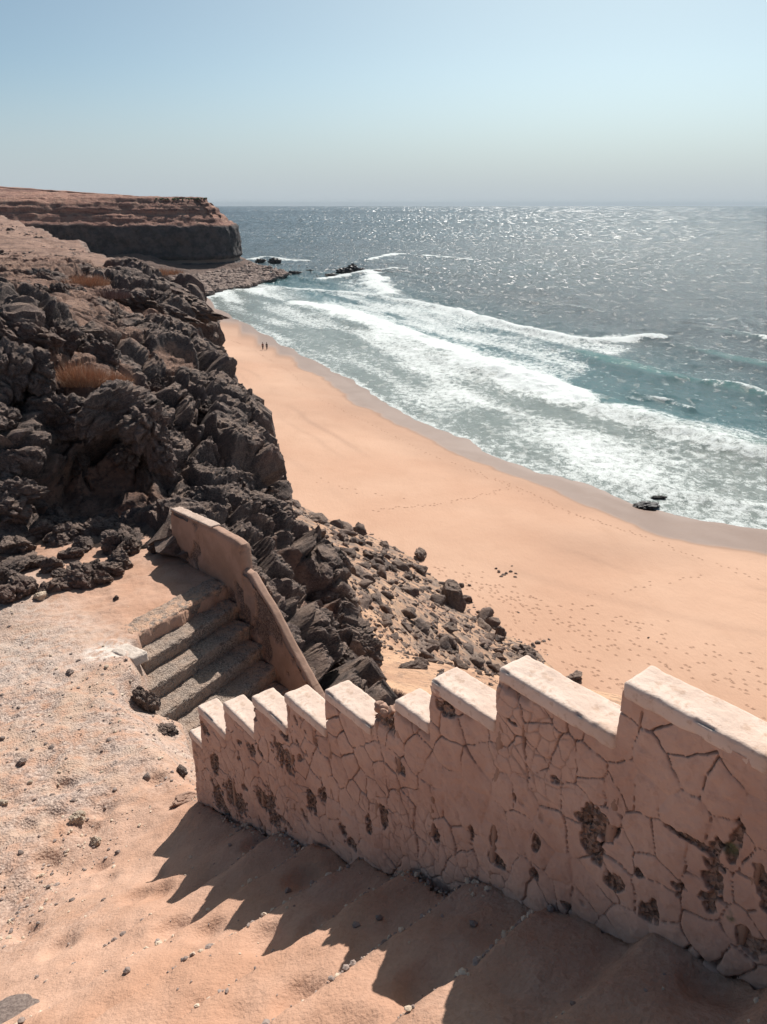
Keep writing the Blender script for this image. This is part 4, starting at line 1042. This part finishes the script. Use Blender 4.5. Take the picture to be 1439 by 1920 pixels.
# ---------------------------------------------------------------- basalt rocks of the bluff (parts of the cliff)
def bluff_hit(px, py, t0=8.0, t1=60.0): return ground_hit(px, py, bluff_z, t0, t1, 420)
def cliff_rock(px, py, s, me, y=None, dz=0.0, squash=(1, 1, 1), rot=None):
    h = at_y(px, py, y) if y else bluff_hit(px, py)
    place('rock', me, (h[0], h[1], h[2] + dz), s, rot, cliff, squash)
def in_px(poly, rng):
    xs = [p[0] for p in poly]; ys_ = [p[1] for p in poly]
    while True:
        a, b = rng.uniform(min(xs), max(xs)), rng.uniform(min(ys_), max(ys_))
        if in_poly(np.array([a]), np.array([b]), poly)[0]: return a, b
rc = random.Random(21)
for poly, cnt, lo, hi, sq in [
        ([(280, 730), (380, 705), (490, 775), (508, 880), (525, 985), (470, 990), (340, 940), (305, 890)], 46, .18, .50, 1.0),
        ([(60, 740), (290, 735), (315, 870), (70, 850)], 26, .2, .45, 1.0),
        ([(0, 600), (100, 612), (110, 720), (60, 860), (0, 860)], 12, .3, .55, 1.0),
        ([(150, 600), (300, 600), (320, 690), (200, 680), (130, 640)], 26, .25, .6, .9),
        ([(235, 515), (385, 575), (375, 630), (320, 600), (225, 545)], 16, .4, .9, .55),
        ([(20, 505), (150, 512), (160, 560), (30, 565)], 14, .25, .7, .75),
        ([(575, 1070), (632, 1090), (632, 1240), (606, 1270), (570, 1150)], 18, .18, .40, 1.0),
        ([(480, 1000), (540, 1000), (530, 1060), (495, 1045)], 8, .15, .3, 1.0)]:
    for k in range(cnt):
        a, b = in_px(poly, rc); s = lo + (hi - lo) * rc.random() ** 2
        me = rc.choice(ROCKS_ROUND) if s < .34 else rc.choice(ROCKS_BIG)
        cliff_rock(a, b, s, me, None, -.15 * s, (1, rc.uniform(.8, 1.1), sq * rc.uniform(.8, 1.15)), (rc.uniform(-.5, .5), rc.uniform(-.5, .5), rc.uniform(0, 6.28)))
for k in range(100):                              # blocks standing out of the steep faces
    h = STEEP[rc.randrange(len(STEEP))]; s = .16 + .30 * rc.random() ** 2.2
    place('rock', rc.choice(ROCKS_BIG + ROCKS_ROUND), tuple(h), s, (rc.uniform(-.5, .5), rc.uniform(-.5, .5), rc.uniform(0, 6.28)), cliff, (1, rc.uniform(.75, 1.1), rc.uniform(.6, 1.0)))
for (px, py, s) in [(330, 790, .55), (400, 770, .6), (450, 830, .55), (360, 880, .5), (430, 920, .5), (480, 860, .5), (300, 760, .5), (390, 850, .45), (460, 790, .55), (500, 940, .45)]:
    cliff_rock(px - 18, py, s, rc.choice(ROCKS_BIG), None, -.1, (1.15, .9, .75), (rc.uniform(-.3, .3), rc.uniform(-.2, .4), rc.uniform(0, 6.28)))
# the overhanging mass above the hollow and the big blocks on the left
for (px, py, y, s, sq) in [(110, 790, 11.9, .75, (1.1, .8, .8)), (200, 770, 11.7, .72, (1.2, .8, .75)), (275, 800, 11.6, .60, (1, .9, .95)), (60, 700, 12.2, .65, (1, .9, .9)), (300, 860, 11.5, .42, (.9, .8, 1.1)), (240, 850, 12.0, .5, (1.2, .7, .7)), (140, 850, 12.1, .6, (1.2, .7, .7)),
                           (60, 640, 13.2, .55, (1.1, .9, .9)), (15, 700, 12.0, .50, (.9, .9, 1.2)), (120, 630, 15.0, .70, (1.4, .8, .55)), (45, 590, 14.0, .5, (1.2, .9, .7)), (0, 640, 13, .6, (1, 1, 1)), (5, 790, 11.2, .42, (1, 1, 1)),
                           (10, 880, 10.6, .40, (1, 1, .9)), (40, 930, 10.3, .42, (1.1, .9, .8)), (0, 960, 10.0, .42, (1, 1, .9)), (50, 860, 11.0, .35, (1, 1, 1))]:
    cliff_rock(px, py, s, rc.choice(ROCKS_BIG), y, 0, sq, (rc.uniform(-.3, .3), rc.uniform(-.3, .3), rc.uniform(0, 6.28)))
for (px, py, s) in [(100, 985, .34), (140, 990, .36), (185, 985, .32), (225, 990, .30), (265, 978, .36), (290, 955, .34), (305, 1000, .22), (120, 1030, .26), (60, 1000, .34)]:
    cliff_rock(px, py, s, rc.choice(ROCKS_BIG + ROCKS_ROUND), None, -.02, (1.1, .9, .8), (rc.uniform(-.3, .3), rc.uniform(-.3, .3), rc.uniform(0, 6.28)))
# slabs of the ridge that hangs over the beach
for (px, py, y, s, sq, r_) in [(300, 540, 26, 1.5, (1.2, .6, .30), .5), (352, 578, 25.5, 1.0, (1.3, .7, .45), .3), (345, 556, 26.5, 1.3, (1.3, .6, .28), .5), (300, 585, 23, 1.2, (1.2, .7, .45), .5), (335, 625, 24.4, .75, (.9, .8, 1.1), .2), (320, 660, 22.5, .8, (.9, .8, 1.1), .2), (275, 620, 20, .95, (1.0, .8, .8), .4), (225, 640, 18.4, .75, (1, .8, .8), .4), (290, 670, 18.2, .65, (1, .8, 1.1), .3), (350, 690, 21, .6, (1, .9, 1), 0), (205, 600, 19, .7, (1.2, .8, .6), .3), (90, 525, 22, .8, (1.3, .8, .55), .2), (55, 520, 22.5, .45, (1.2, .8, .7), .2), (130, 545, 20.5, .6, (1.2, .8, .6), .2), (240, 560, 21.5, .8, (1.2, .8, .6), .4)]:
    cliff_rock(px, py, s, rc.choice(ROCKS_BIG), y, -.1, sq, (rc.uniform(-.15, .15), .25, -r_))
# stones dotted over the hillside
for k in range(45):
    px, py = rc.uniform(0, 240), rc.uniform(408, 520)
    if py < 420 + px * .36: continue
    h = ground_hit(px, py, bluff_z, 15, 160, 700)
    place('rock', rc.choice(ROCKS_ROUND), tuple(h), h[1] * rc.uniform(.003, .010), None, cliff, (1, .9, .7))

q = np.array([(a, b) for a, b in ((rc.uniform(-40, 330), rc.uniform(404, 560)) for _ in range(5000)) if b > 412 + max(a, 0) * .36][:1900])
r_ = np.array([ray(a, b) for a, b in q]); t_ = np.full(len(q), 14.0); hit_ = np.zeros(len(q), bool)
for _ in range(420):
    hit_ |= (r_[:, 2] * t_ + EYE) < bluff_z(r_[:, 0] * t_, r_[:, 1] * t_)
    t_ = np.where(hit_, t_, t_ * 1.0075)
    if hit_.all(): break
ok_ = hit_ & (t_ < 230)
pebble_field('hillside_stones', (r_ * t_[:, None] + np.array([0, 0, EYE]))[ok_], ((.5 + 3.6 * np.random.RandomState(8).rand(len(q)) ** 3) / FPX * t_)[ok_], BASALT, 'countless small dark stones strewn over the brown hillside', 1, 14)

# row of rocks along the path (each could be lifted away)
ORD = ['first', 'second', 'third', 'fourth', 'fifth', 'sixth', 'seventh', 'eighth', 'ninth', 'tenth', 'eleventh', 'twelfth', 'thirteenth', 'fourteenth', 'fifteenth', 'sixteenth', 'seventeenth', 'eighteenth', 'nineteenth', 'twentieth']
row = [(120, 1010, 50), (160, 1000, 44), (190, 1000, 40), (150, 1030, 40), (130, 1045, 36), (8, 1128, 46), (45, 1110, 52), (20, 1075, 50), (85, 1112, 34), (110, 1105, 40), (140, 1102, 30), (160, 1090, 46), (190, 1088, 34), (205, 1072, 40), (228, 1058, 36), (240, 1032, 36), (60, 1060, 40), (95, 1070, 34), (30, 1030, 46), (65, 1010, 50), (90, 985, 40), (10, 1000, 44), (118, 1085, 26), (175, 1068, 26), (236, 1005, 34), (212, 1030, 40), (222, 985, 26), (216, 968, 12), (60, 950, 34), (30, 975, 40)]
row.sort()
cnt_ = {True: 0, False: 0}
for k, (px, py, wpx) in enumerate(row):
    frontrow = py > 1050; cnt_[frontrow] += 1
    boulder('row_rock', px, py, wpx * 1.65, ROCKS_ROUND[(k * 3) % 8], 'dark rock, %s from the left in the %s of the row along the path' % (ORD[cnt_[frontrow] - 1], 'front' if frontrow else 'back'), 'rock', group='rocks in the row along the path', squash=(1, .9, .85), zf=lambda x, y: np.maximum(ground_z(x, y, False), np.where(y > 8.5, bluff_z(x, y), 0)), t0=5, t1=14)

# ---------------------------------------------------------------- rubble fan on the scree and the beach
def scree_z(x, y): return np.maximum(scree_f(x, y), beach_z(x, y))
def scree_boulder(px, py, wpx, me, label, squash=(1, .85, .8), rot=None, group=None, sink=.25, name='boulder', cat='boulder'):
    return boulder(name, px, py, wpx, me, label, cat, scree_z, group, squash, rot, sink, 9.0, 110.0)
A = ROCKS_ANG
BIGA = [rock_mesh('big_boulder', 260 + k, 4, .75, .14, .8, BASALT_FAR) for k in range(5)]
scree_boulder(600, 1008, 50, BIGA[0], 'big grey boulder at the top of the rubble beside the cliff')
scree_boulder(640, 1012, 42, BIGA[1], 'dark boulder touching the big grey one at the top of the rubble')
scree_boulder(700, 1050, 50, BIGA[2], 'broad pale-topped boulder between the rubble and the open sand')
scree_boulder(722, 1027, 26, BIGA[3], 'small boulder behind the broad pale-topped one')
scree_boulder(693, 1022, 20, BIGA[4], 'small dark boulder behind the broad pale-topped one on its left')
scree_boulder(790, 1044, 44, BIGA[4], 'lone dark boulder farthest out on the open sand')
scree_boulder(733, 1068, 28, BIGA[1], 'round dark boulder at the sand edge of the rubble')
scree_boulder(766, 1085, 28, BIGA[0], 'dark block left of the wedge-shaped boulder at the rubble edge')
scree_boulder(855, 1140, 62, rock_mesh('wedge_boulder', 291, 4, .95, .06, 1.1, BASALT_FAR), 'tall wedge-shaped boulder at the seaward edge of the rubble', (.85, .7, 1.2))
scree_boulder(826, 1132, 34, BIGA[2], 'dark boulder leaning against the tall wedge-shaped one', (.8, .7, 1.1))
scree_boulder(937, 1196, 30, BIGA[3], 'upright boulder at the lower corner of the rubble', (.8, .8, 1.3))
scree_boulder(935, 1225, 40, BIGA[0], 'rounded boulder in front of the upright one at the lower corner of the rubble')
scree_boulder(985, 1225, 52, BIGA[1], 'wide dark boulder just above the second highest wall block', (1.1, .8, .7))
scree_boulder(1078, 1272, 40, BIGA[2], 'dark boulder alone on the sand behind the nearest wall block', (1, .8, .7))
scree_boulder(672, 985, 15, BIGA[3], 'small dark boulder on the sand beyond the top of the rubble')
scree_boulder(680, 992, 10, BIGA[1], 'little dark rock beside the small boulder beyond the top of the rubble')
scree_boulder(775, 1255, 60, BIGA[4], 'low dark boulder just behind the rounded wall block', (1.1, .8, .6))
for k, (px, py, wp) in enumerate([(1000, 1210, 12), (1010, 1206, 14), (1020, 1202, 12), (1030, 1199, 9)]):
    scree_boulder(px, py, wp, A[k], '%s from the left of four dark stones in a row beside the wide boulder' % ORD[k], group='stones in the short row on the sand', name='stone', cat='stone')
for k, (px, py, wp) in enumerate(sorted([(660, 1045, 14), (672, 1047, 14), (685, 1050, 12), (762, 1050, 10), (865, 1100, 16), (805, 1092, 14), (880, 1098, 8)])):
    scree_boulder(px, py, wp, A[k], '%s from the left of seven dark stones on the sand fringe of the rubble' % ORD[k], group='stones on the sand fringe of the rubble', name='stone', cat='stone')
for k, (px, py, wp) in enumerate(sorted([(930, 1067, 6), (936, 1072, 8), (944, 1078, 9), (950, 1076, 8), (958, 1073, 7), (966, 1083, 8), (960, 1062, 5), (968, 1076, 6), (940, 1082, 7), (972, 1149, 6), (1216, 1196, 5), (1232, 1204, 4)])):
    scree_boulder(px, py, wp * 1.2, A[k % 10], '%s from the left of the small dark stones lying on the open sand' % ORD[k], group='small stones on the open sand', name='stone', cat='stone')
FAN = [(548, 944), (604, 975), (670, 992), (715, 1025), (775, 1056), (815, 1090), (870, 1118), (915, 1160), (965, 1205), (1015, 1228), (990, 1310), (860, 1300), (770, 1235), (720, 1200), (655, 1160), (640, 1100), (600, 1040)]
rf = random.Random(33)
CH = {}
def scree_pts(n, poly, rng):
    q = np.array([in_px(poly, rng) for _ in range(n)])
    r = np.array([ray(a, b) for a, b in q])
    t = np.full(n, 8.0); hit = np.zeros(n, bool); step = .12
    for _ in range(900):
        z = scree_z(r[:, 0] * t, r[:, 1] * t) if _ % 1 == 0 else z
        b = (r[:, 2] * t + EYE) < z
        hit |= b
        t = np.where(hit, t, t + step + t * .004)
        if hit.all(): break
    return r * t[:, None] + np.array([0, 0, EYE]), t
pts, t = scree_pts(290, FAN, rf)
for k in range(290):
    s = (7.0 + 16 * rf.random() ** 2.2) / FPX * t[k]
    o = place('scree_rock', A[k % 10], (pts[k, 0], pts[k, 1], pts[k, 2] + s * .25), s, (rf.uniform(-.6, .6), rf.uniform(-.6, .6), rf.uniform(0, 6.28)), None, (1, rf.uniform(.6, 1), rf.uniform(.5, .9)))
    tag(o, 'dark angular rock in the rubble fan between cliff and beach', 'rock', 'rocks in the rubble fan')
FAN2 = [(545, 940), (612, 975), (700, 1002), (780, 1050), (830, 1092), (890, 1128), (972, 1200), (1030, 1225), (990, 1330), (860, 1310), (760, 1240), (700, 1200), (650, 1170), (640, 1090), (590, 1030)]
pts, t = scree_pts(3600, FAN2, rf)
rs = np.random.RandomState(4)
sz = (1.3 + 4.6 * rs.rand(3600) ** 2.2) / FPX * t
pebble_field('rubble', pts, sz, BASALT_FAR, 'mass of small dark broken rock filling the rubble fan', 1, 5)
SOILP = [(640, 1170), (700, 1190), (780, 1240), (760, 1300), (640, 1300)]
pts, t = scree_pts(350, SOILP, rf)
pebble_field('soil_stones', pts, (.5 + 2.6 * rs.rand(350) ** 3) / FPX * t, GREY_STONE, 'scattered stones in the ochre soil behind the wall', 1, 6)

# ---------------------------------------------------------------- boulders under the headland, rocks in the surf
rh = np.random.RandomState(12)
q = np.array([in_px([(300, 545), (330, 508), (400, 492), (450, 488), (490, 500), (542, 512), (520, 522), (470, 534), (420, 543), (380, 552)], rf) for _ in range(2600)])
pts = np.array([at_z(a, b, 1.2 + 1.6 * max(0, (525 - b) / 25.0)) for a, b in q])
pebble_field('shore_boulders', pts, 0.4 + 1.9 * rh.rand(2600) ** 2.5, BASALT_FAR, 'black boulders heaped along the shore under the headland', 1, 7)
SR = [rock_mesh('sea_rock', 600 + k, 4, .6, .22, .8, BASALT_WET) for k in range(5)]
for k, (px, py, wp, sq, lab) in enumerate([
        (515, 493, 30, (1, .8, .75), 'dark pointed rock in the surf off the headland, rightmost of the pair'),
        (489, 492, 26, (1, .8, .55), 'low dark rock in the surf off the headland, leftmost of the pair'),
        (661, 508, 30, (.8, .8, 1.0), 'tallest black rock standing in the surf in mid bay'),
        (645, 513, 34, (1.2, .8, .55), 'black rock left of the tallest one in mid bay'),
        (623, 517, 24, (1.2, .8, .45), 'low reddish-black rock at the left end of the mid-bay reef'),
        (677, 506, 18, (1.1, .8, .5), 'small black rock right of the tallest one in mid bay'),
        (552, 513, 26, (1.4, .8, .40), 'flat black rock at the seaward tip of the boulder shore'),
        (535, 516, 20, (1.4, .8, .40), 'low black rock next to the tip of the boulder shore'),
        (580, 508, 12, (1.4, .8, .35), 'tiny rock awash between the boulder shore and the mid-bay reef'),
        (706, 508, 16, (1.5, .8, .35), 'flat rock awash right of the mid-bay reef'),
        (730, 511, 13, (1.4, .8, .35), 'rightmost small rock awash beyond the mid-bay reef'),
        (866, 485, 8, (1.3, .8, .5), 'tiny far rock amid the outermost patch of foam'),
        (1212, 948, 46, (1.1, .7, .35), 'seaweed-dark rock awash at the edge of the near surf'),
        (1236, 933, 22, (1.5, .7, .30), 'small flat rock behind the dark one in the near surf')]):
    h = at_z(px, py, .15); dep_ = float(np.dot(h - np.array([0, 0, EYE]), np.array([0, cp, -sp])))
    s = wp / FPX * dep_ / 2
    tag(place('sea_rock', SR[k % 5], (h[0], h[1], h[2] + s * sq[2] * .25), s, (0, 0, rc.uniform(-.4, .4)), None, sq), lab, 'rock')

# ---------------------------------------------------------------- dry shrubs, weeds
def blades(name, n, rad, hgt, wdt, mat, seed, dome=True, bend=.5, flat=1.0):
    rs = np.random.RandomState(seed)
    a = rs.uniform(0, 6.283, n); r = rad * np.sqrt(rs.rand(n)); bx, by = r * np.cos(a), r * np.sin(a) * flat
    h = hgt * (1 - .55 * (r / rad) ** 2) * rs.uniform(.55, 1.1, n)
    la = a + rs.normal(0, .8, n); lean = bend * h * (.25 + .9 * r / rad) * rs.uniform(.3, 1.3, n)
    fa = rs.uniform(0, 6.283, n); wx, wy = np.cos(fa) * wdt, np.sin(fa) * wdt
    lv = [0, .45, .8, 1.0]; wv = [1, .85, .6, .15]
    vs = []
    for t_, w_ in zip(lv, wv):
        cx = bx + np.cos(la) * lean * t_ ** 1.6; cy = by + np.sin(la) * lean * t_ ** 1.6; cz = h * t_ - .04
        vs.append(np.stack([cx - wx * w_, cy - wy * w_, cz], 1)); vs.append(np.stack([cx + wx * w_, cy + wy * w_, cz], 1))
    v = np.stack(vs, 1).reshape(-1, 3)
    b = (np.arange(n) * 8)[:, None]
    f = np.concatenate([b + np.array([[0, 1, 3, 2]]), b + np.array([[2, 3, 5, 4]]), b + np.array([[4, 5, 7, 6]])])
    me = np_mesh(name, v, f, smooth=False); me.materials.append(mat); return me
def shrub(px, py, y, rad, hgt, n, mat, seed, label, wdt=.006, zf=None, dz=0.0, flat=.8):
    h = at_y(px, py, y) if zf is None else ground_hit(px, py, zf, 1.0, 60.0, 900)
    root = link('dry_shrub', None); root.location = (h[0], h[1], h[2] + dz); tag(root, label, 'shrub')
    link('stems', blades('stems', n * 2, rad, hgt * .8, wdt * .6, mat, seed, flat=flat), root)
    link('twigs', blades('twigs', n * 2, rad, hgt * .5, wdt * .55, mat, seed + 1, bend=1.3, flat=flat), root)
    return root
shrub(150, 715, 12.9, .42, .55, 420, STRAW, 1, 'tallest dry reddish shrub on the ledge above the dark hollow')
shrub(205, 718, 13.2, .40, .36, 380, STRAW, 2, 'low dry shrub spreading right of the tallest one on the ledge')
shrub(330, 703, 16.8, .36, .22, 220, STRAW, 3, 'small straw-coloured tuft on the shelf at the cliff edge')
shrub(160, 532, 21.5, .65, .42, 420, STRAW, 4, 'yellowish dry shrub on the slope behind the dark rocks', .009)
shrub(205, 555, 20.5, .55, .34, 320, TWIG, 5, 'grey-brown dry shrub in front of the long overhanging slab', .009)
shrub(300, 512, 30, .9, .30, 260, STRAW, 6, 'thin dry grass tuft on top of the long overhanging slab', .012)
shrub(730, 1322, 8.6, .25, .30, 900, TWIG, 8, 'round purple-brown twiggy bush seen through the broken wall tooth', .006)
rw = random.Random(8)
for k, (px, py) in enumerate(sorted([(1128, 1735), (1340, 1815), (935, 1716), (858, 1782), (715, 1642), (1315, 1850), (522, 1660), (1270, 1870)])):
    h = ground_hit(px, py)
    root = link('weed', None); root.location = (h[0], h[1], h[2]); tag(root, 'tiny sparse weed in the shaded sand by the wall, %s from the left' % ORD[k], 'weed', 'weeds in the shaded sand')
    link('leaves', blades('leaves', 26, rw.uniform(.02, .05), rw.uniform(.012, .03), .0028, GREENLEAF, 50 + k, bend=1.4), root)
# low scrub on the headland rim
hp = [at_y(rw.uniform(180, 388), 371 - rw.uniform(-1.5, 1.2), rw.uniform(424, 438)) for _ in range(140)]
pebble_field('headland_scrub', np.array(hp) - np.array([0, 0, .4]), np.random.RandomState(3).uniform(.3, .75, 140), GREENLEAF, 'low dark scrub along the rim of the headland', 2, 8)

# ---------------------------------------------------------------- trails of footprints on the beach
def footprints(trails):
    rs = np.random.RandomState(6); P = []
    for pts, gap, spread, prob in trails:
        w_ = [at_z(a, b, 2.0)[:2] for a, b in pts]
        for a, b in zip(w_[:-1], w_[1:]):
            L = np.hypot(*(b - a)); d = (b - a) / L
            for s in np.arange(0, L, gap):
                if rs.rand() > prob: continue
                side = .14 if rs.rand() < .5 else -.14
                p = a + d * (s + rs.normal(0, .06)) + np.array([-d[1], d[0]]) * (side + rs.normal(0, spread))
                P.append((p[0], p[1], math.atan2(d[1], d[0]) + rs.normal(0, .2)))
    P = np.array(P); n = len(P); z = beach_z(P[:, 0], P[:, 1])
    k = 10; a = np.arange(k) / k * 6.2832
    rings = [(1.8, -.03), (1.15, .020), (.80, .016), (.45, -.012), (.06, -.020)]
    v = []
    for r, h in rings:
        x = np.cos(a) * r * .115; y = np.sin(a) * r * .07
        ca, sa = np.cos(P[:, 2])[:, None], np.sin(P[:, 2])[:, None]
        hh = h * (1 + .25 * rs.normal(size=(n, k)))
        v.append(np.stack([P[:, 0][:, None] + x * ca - y * sa, P[:, 1][:, None] + x * sa + y * ca, z[:, None] + hh + .012], 2))
    v = np.stack(v, 1).reshape(-1, 3)
    base = (np.arange(n) * k * len(rings))[:, None]; f = []
    for j in range(len(rings) - 1):
        for i in range(k):
            f.append(base + np.array([[j * k + i, j * k + (i + 1) % k, (j + 1) * k + (i + 1) % k, (j + 1) * k + i]]))
    return np_mesh('footprints', v, np.concatenate(f), {'wet': np.zeros(len(v)), 'damp': np.full(len(v), .18)})
TR = [([(395, 622), (470, 648), (540, 690), (580, 728)], .8, .08, .9), ([(600, 742), (700, 792), (800, 842), (900, 878)], .75, .15, .7),
      ([(880, 872), (960, 902), (1030, 938), (1100, 968), (1210, 1000)], .42, .35, .9), ([(1210, 1000), (1300, 1040), (1440, 1092)], .6, .25, .8),
      ([(965, 905), (910, 930), (820, 955), (700, 972)], .45, .22, .9), ([(860, 1100), (960, 1150), (1080, 1190), (1200, 1240), (1439, 1330)], .2, .8, .7),
      ([(820, 1080), (1000, 1150), (1200, 1190), (1439, 1290)], .2, 1.0, .6), ([(1060, 1150), (1200, 1110), (1330, 1080)], .7, .3, .7), ([(900, 1120), (1000, 1230), (1120, 1290), (1300, 1340)], .16, 1.0, .7), ([(1050, 1190), (1250, 1290), (1439, 1360)], .3, 1.0, .6), ([(580, 905), (650, 930), (760, 950)], .9, .6, .5)]
tag(link('footprints', footprints(TR), mat=BEACH), 'trails of footprints across the beach sand', kind='stuff')

# ---------------------------------------------------------------- two people at the water's edge
def skin_mesh(name, verts, edges, radii, mat):
    me = bpy.data.meshes.new(name); me.from_pydata(verts, edges, [])
    o = bpy.data.objects.new(name, me); COL.objects.link(o)
    sk = o.modifiers.new('skin', 'SKIN'); o.modifiers.new('sub', 'SUBSURF').levels = 1
    for d, r in zip(me.skin_vertices[0].data, radii): d.radius = (r, r)
    me.skin_vertices[0].data[0].use_root = True
    dg = bpy.context.evaluated_depsgraph_get(); dg.update()
    m2 = bpy.data.meshes.new_from_object(o.evaluated_get(dg)); bpy.data.objects.remove(o); m2.name = name
    m2.materials.clear(); m2.materials.append(mat)
    for p in m2.polygons: p.use_smooth = True
    return m2
SKIN = mat_simple('tanned_skin', (.36, .20, .14), (.42, .25, .18), 6)
DARKCLOTH = mat_simple('dark_cloth', (.03, .03, .035), (.05, .05, .055), 20)
REDCLOTH = mat_simple('dark_red_cloth', (.16, .05, .045), (.22, .075, .06), 20)
HAIR = mat_simple('dark_hair', (.02, .014, .01), (.04, .028, .02), 40)
def person(px, py, rz, top, bottom, label, stride):
    h = ground_hit(px, py, beach_z, 60, 300, 3000)
    root = link('person', None); root.location = (h[0], h[1], float(beach_z(np.array([h[0]]), np.array([h[1]]))[0])); root.rotation_euler = (0, 0, rz)
    tag(root, label, 'person')
    s = stride
    V_ = [(0, 0, .95), (0, 0, 1.12), (0, 0, 1.32), (0, .01, 1.44), (0, .02, 1.52), (0, .04, 1.62), (0, .03, 1.72),
          (.10, 0, .92), (.11, s * .5, .50), (.11, s, .09), (.11, s + .15, .03), (-.10, 0, .92), (-.11, -s * .4, .50), (-.11, -s, .09), (-.11, -s + .15, .03),
          (.19, 0, 1.40), (.25, -.04, 1.12), (.26, .06, .88), (.26, .09, .80), (-.19, 0, 1.40), (-.25, .02, 1.12), (-.26, .12, .90), (-.26, .15, .82)]
    E_ = [(0, 1), (1, 2), (2, 3), (3, 4), (4, 5), (5, 6), (0, 7), (7, 8), (8, 9), (9, 10), (0, 11), (11, 12), (12, 13), (13, 14), (3, 15), (15, 16), (16, 17), (17, 18), (3, 19), (19, 20), (20, 21), (21, 22)]
    R_ = [.14, .13, .15, .11, .055, .095, .07, .085, .06, .042, .035, .085, .06, .042, .035, .055, .042, .034, .03, .055, .042, .034, .03]
    link('body', skin_mesh('body', V_, E_, R_, SKIN), root)
    link('shirt', skin_mesh('shirt', [(0, 0, .98), (0, 0, 1.14), (0, 0, 1.33), (0, .01, 1.43), (.19, 0, 1.40), (.235, -.03, 1.2), (-.19, 0, 1.40), (-.235, .01, 1.2)], [(0, 1), (1, 2), (2, 3), (3, 4), (4, 5), (3, 6), (6, 7)], [.165, .15, .17, .12, .075, .065, .075, .065], top), root)
    link('trousers', skin_mesh('trousers', [(0, 0, .98), (.10, 0, .90), (.11, s * .5, .50), (.11, s * .95, .14), (-.10, 0, .90), (-.11, -s * .4, .50), (-.11, -s * .95, .14)], [(0, 1), (1, 2), (2, 3), (0, 4), (4, 5), (5, 6)], [.16, .11, .08, .065, .11, .08, .065], bottom), root)
    hm, hf = ICO[3]; hm = hm.copy() * np.array([.10, .115, .105]) + np.array([0, .015, 1.70])
    me = np_mesh('hair', hm[:, :], hf); link('hair', me, root, HAIR)
    return root
person(493.5, 656, .5, REDCLOTH, DARKCLOTH, 'person in dark red top walking at the water\'s edge, left of the pair', .18)
person(501, 656, .4, DARKCLOTH, DARKCLOTH, 'person in dark clothes walking at the water\'s edge, right of the pair', .15)

# ---------------------------------------------------------------- sea haze
def haze(density):
    bm = bmesh.new(); bmesh.ops.create_cube(bm, size=1); me = bpy.data.meshes.new('haze'); bm.to_mesh(me); bm.free()
    o = link('haze', me); o.location = (0, 14500, -6); o.scale = (50000, 30000, 128)
    m = bpy.data.materials.new('sea_haze'); m.use_nodes = True; nt = m.node_tree; nt.nodes.clear()
    out = nt.nodes.new('ShaderNodeOutputMaterial'); v = nt.nodes.new('ShaderNodeVolumePrincipled')
    v.inputs['Color'].default_value = (.42, .49, .55, 1); v.inputs['Density'].default_value = density; v.inputs['Anisotropy'].default_value = .3
    nt.links.new(v.outputs[0], out.inputs['Volume']); me.materials.append(m)
    tag(o, 'thin pale sea haze over the bay', kind='stuff')
haze(5e-5)
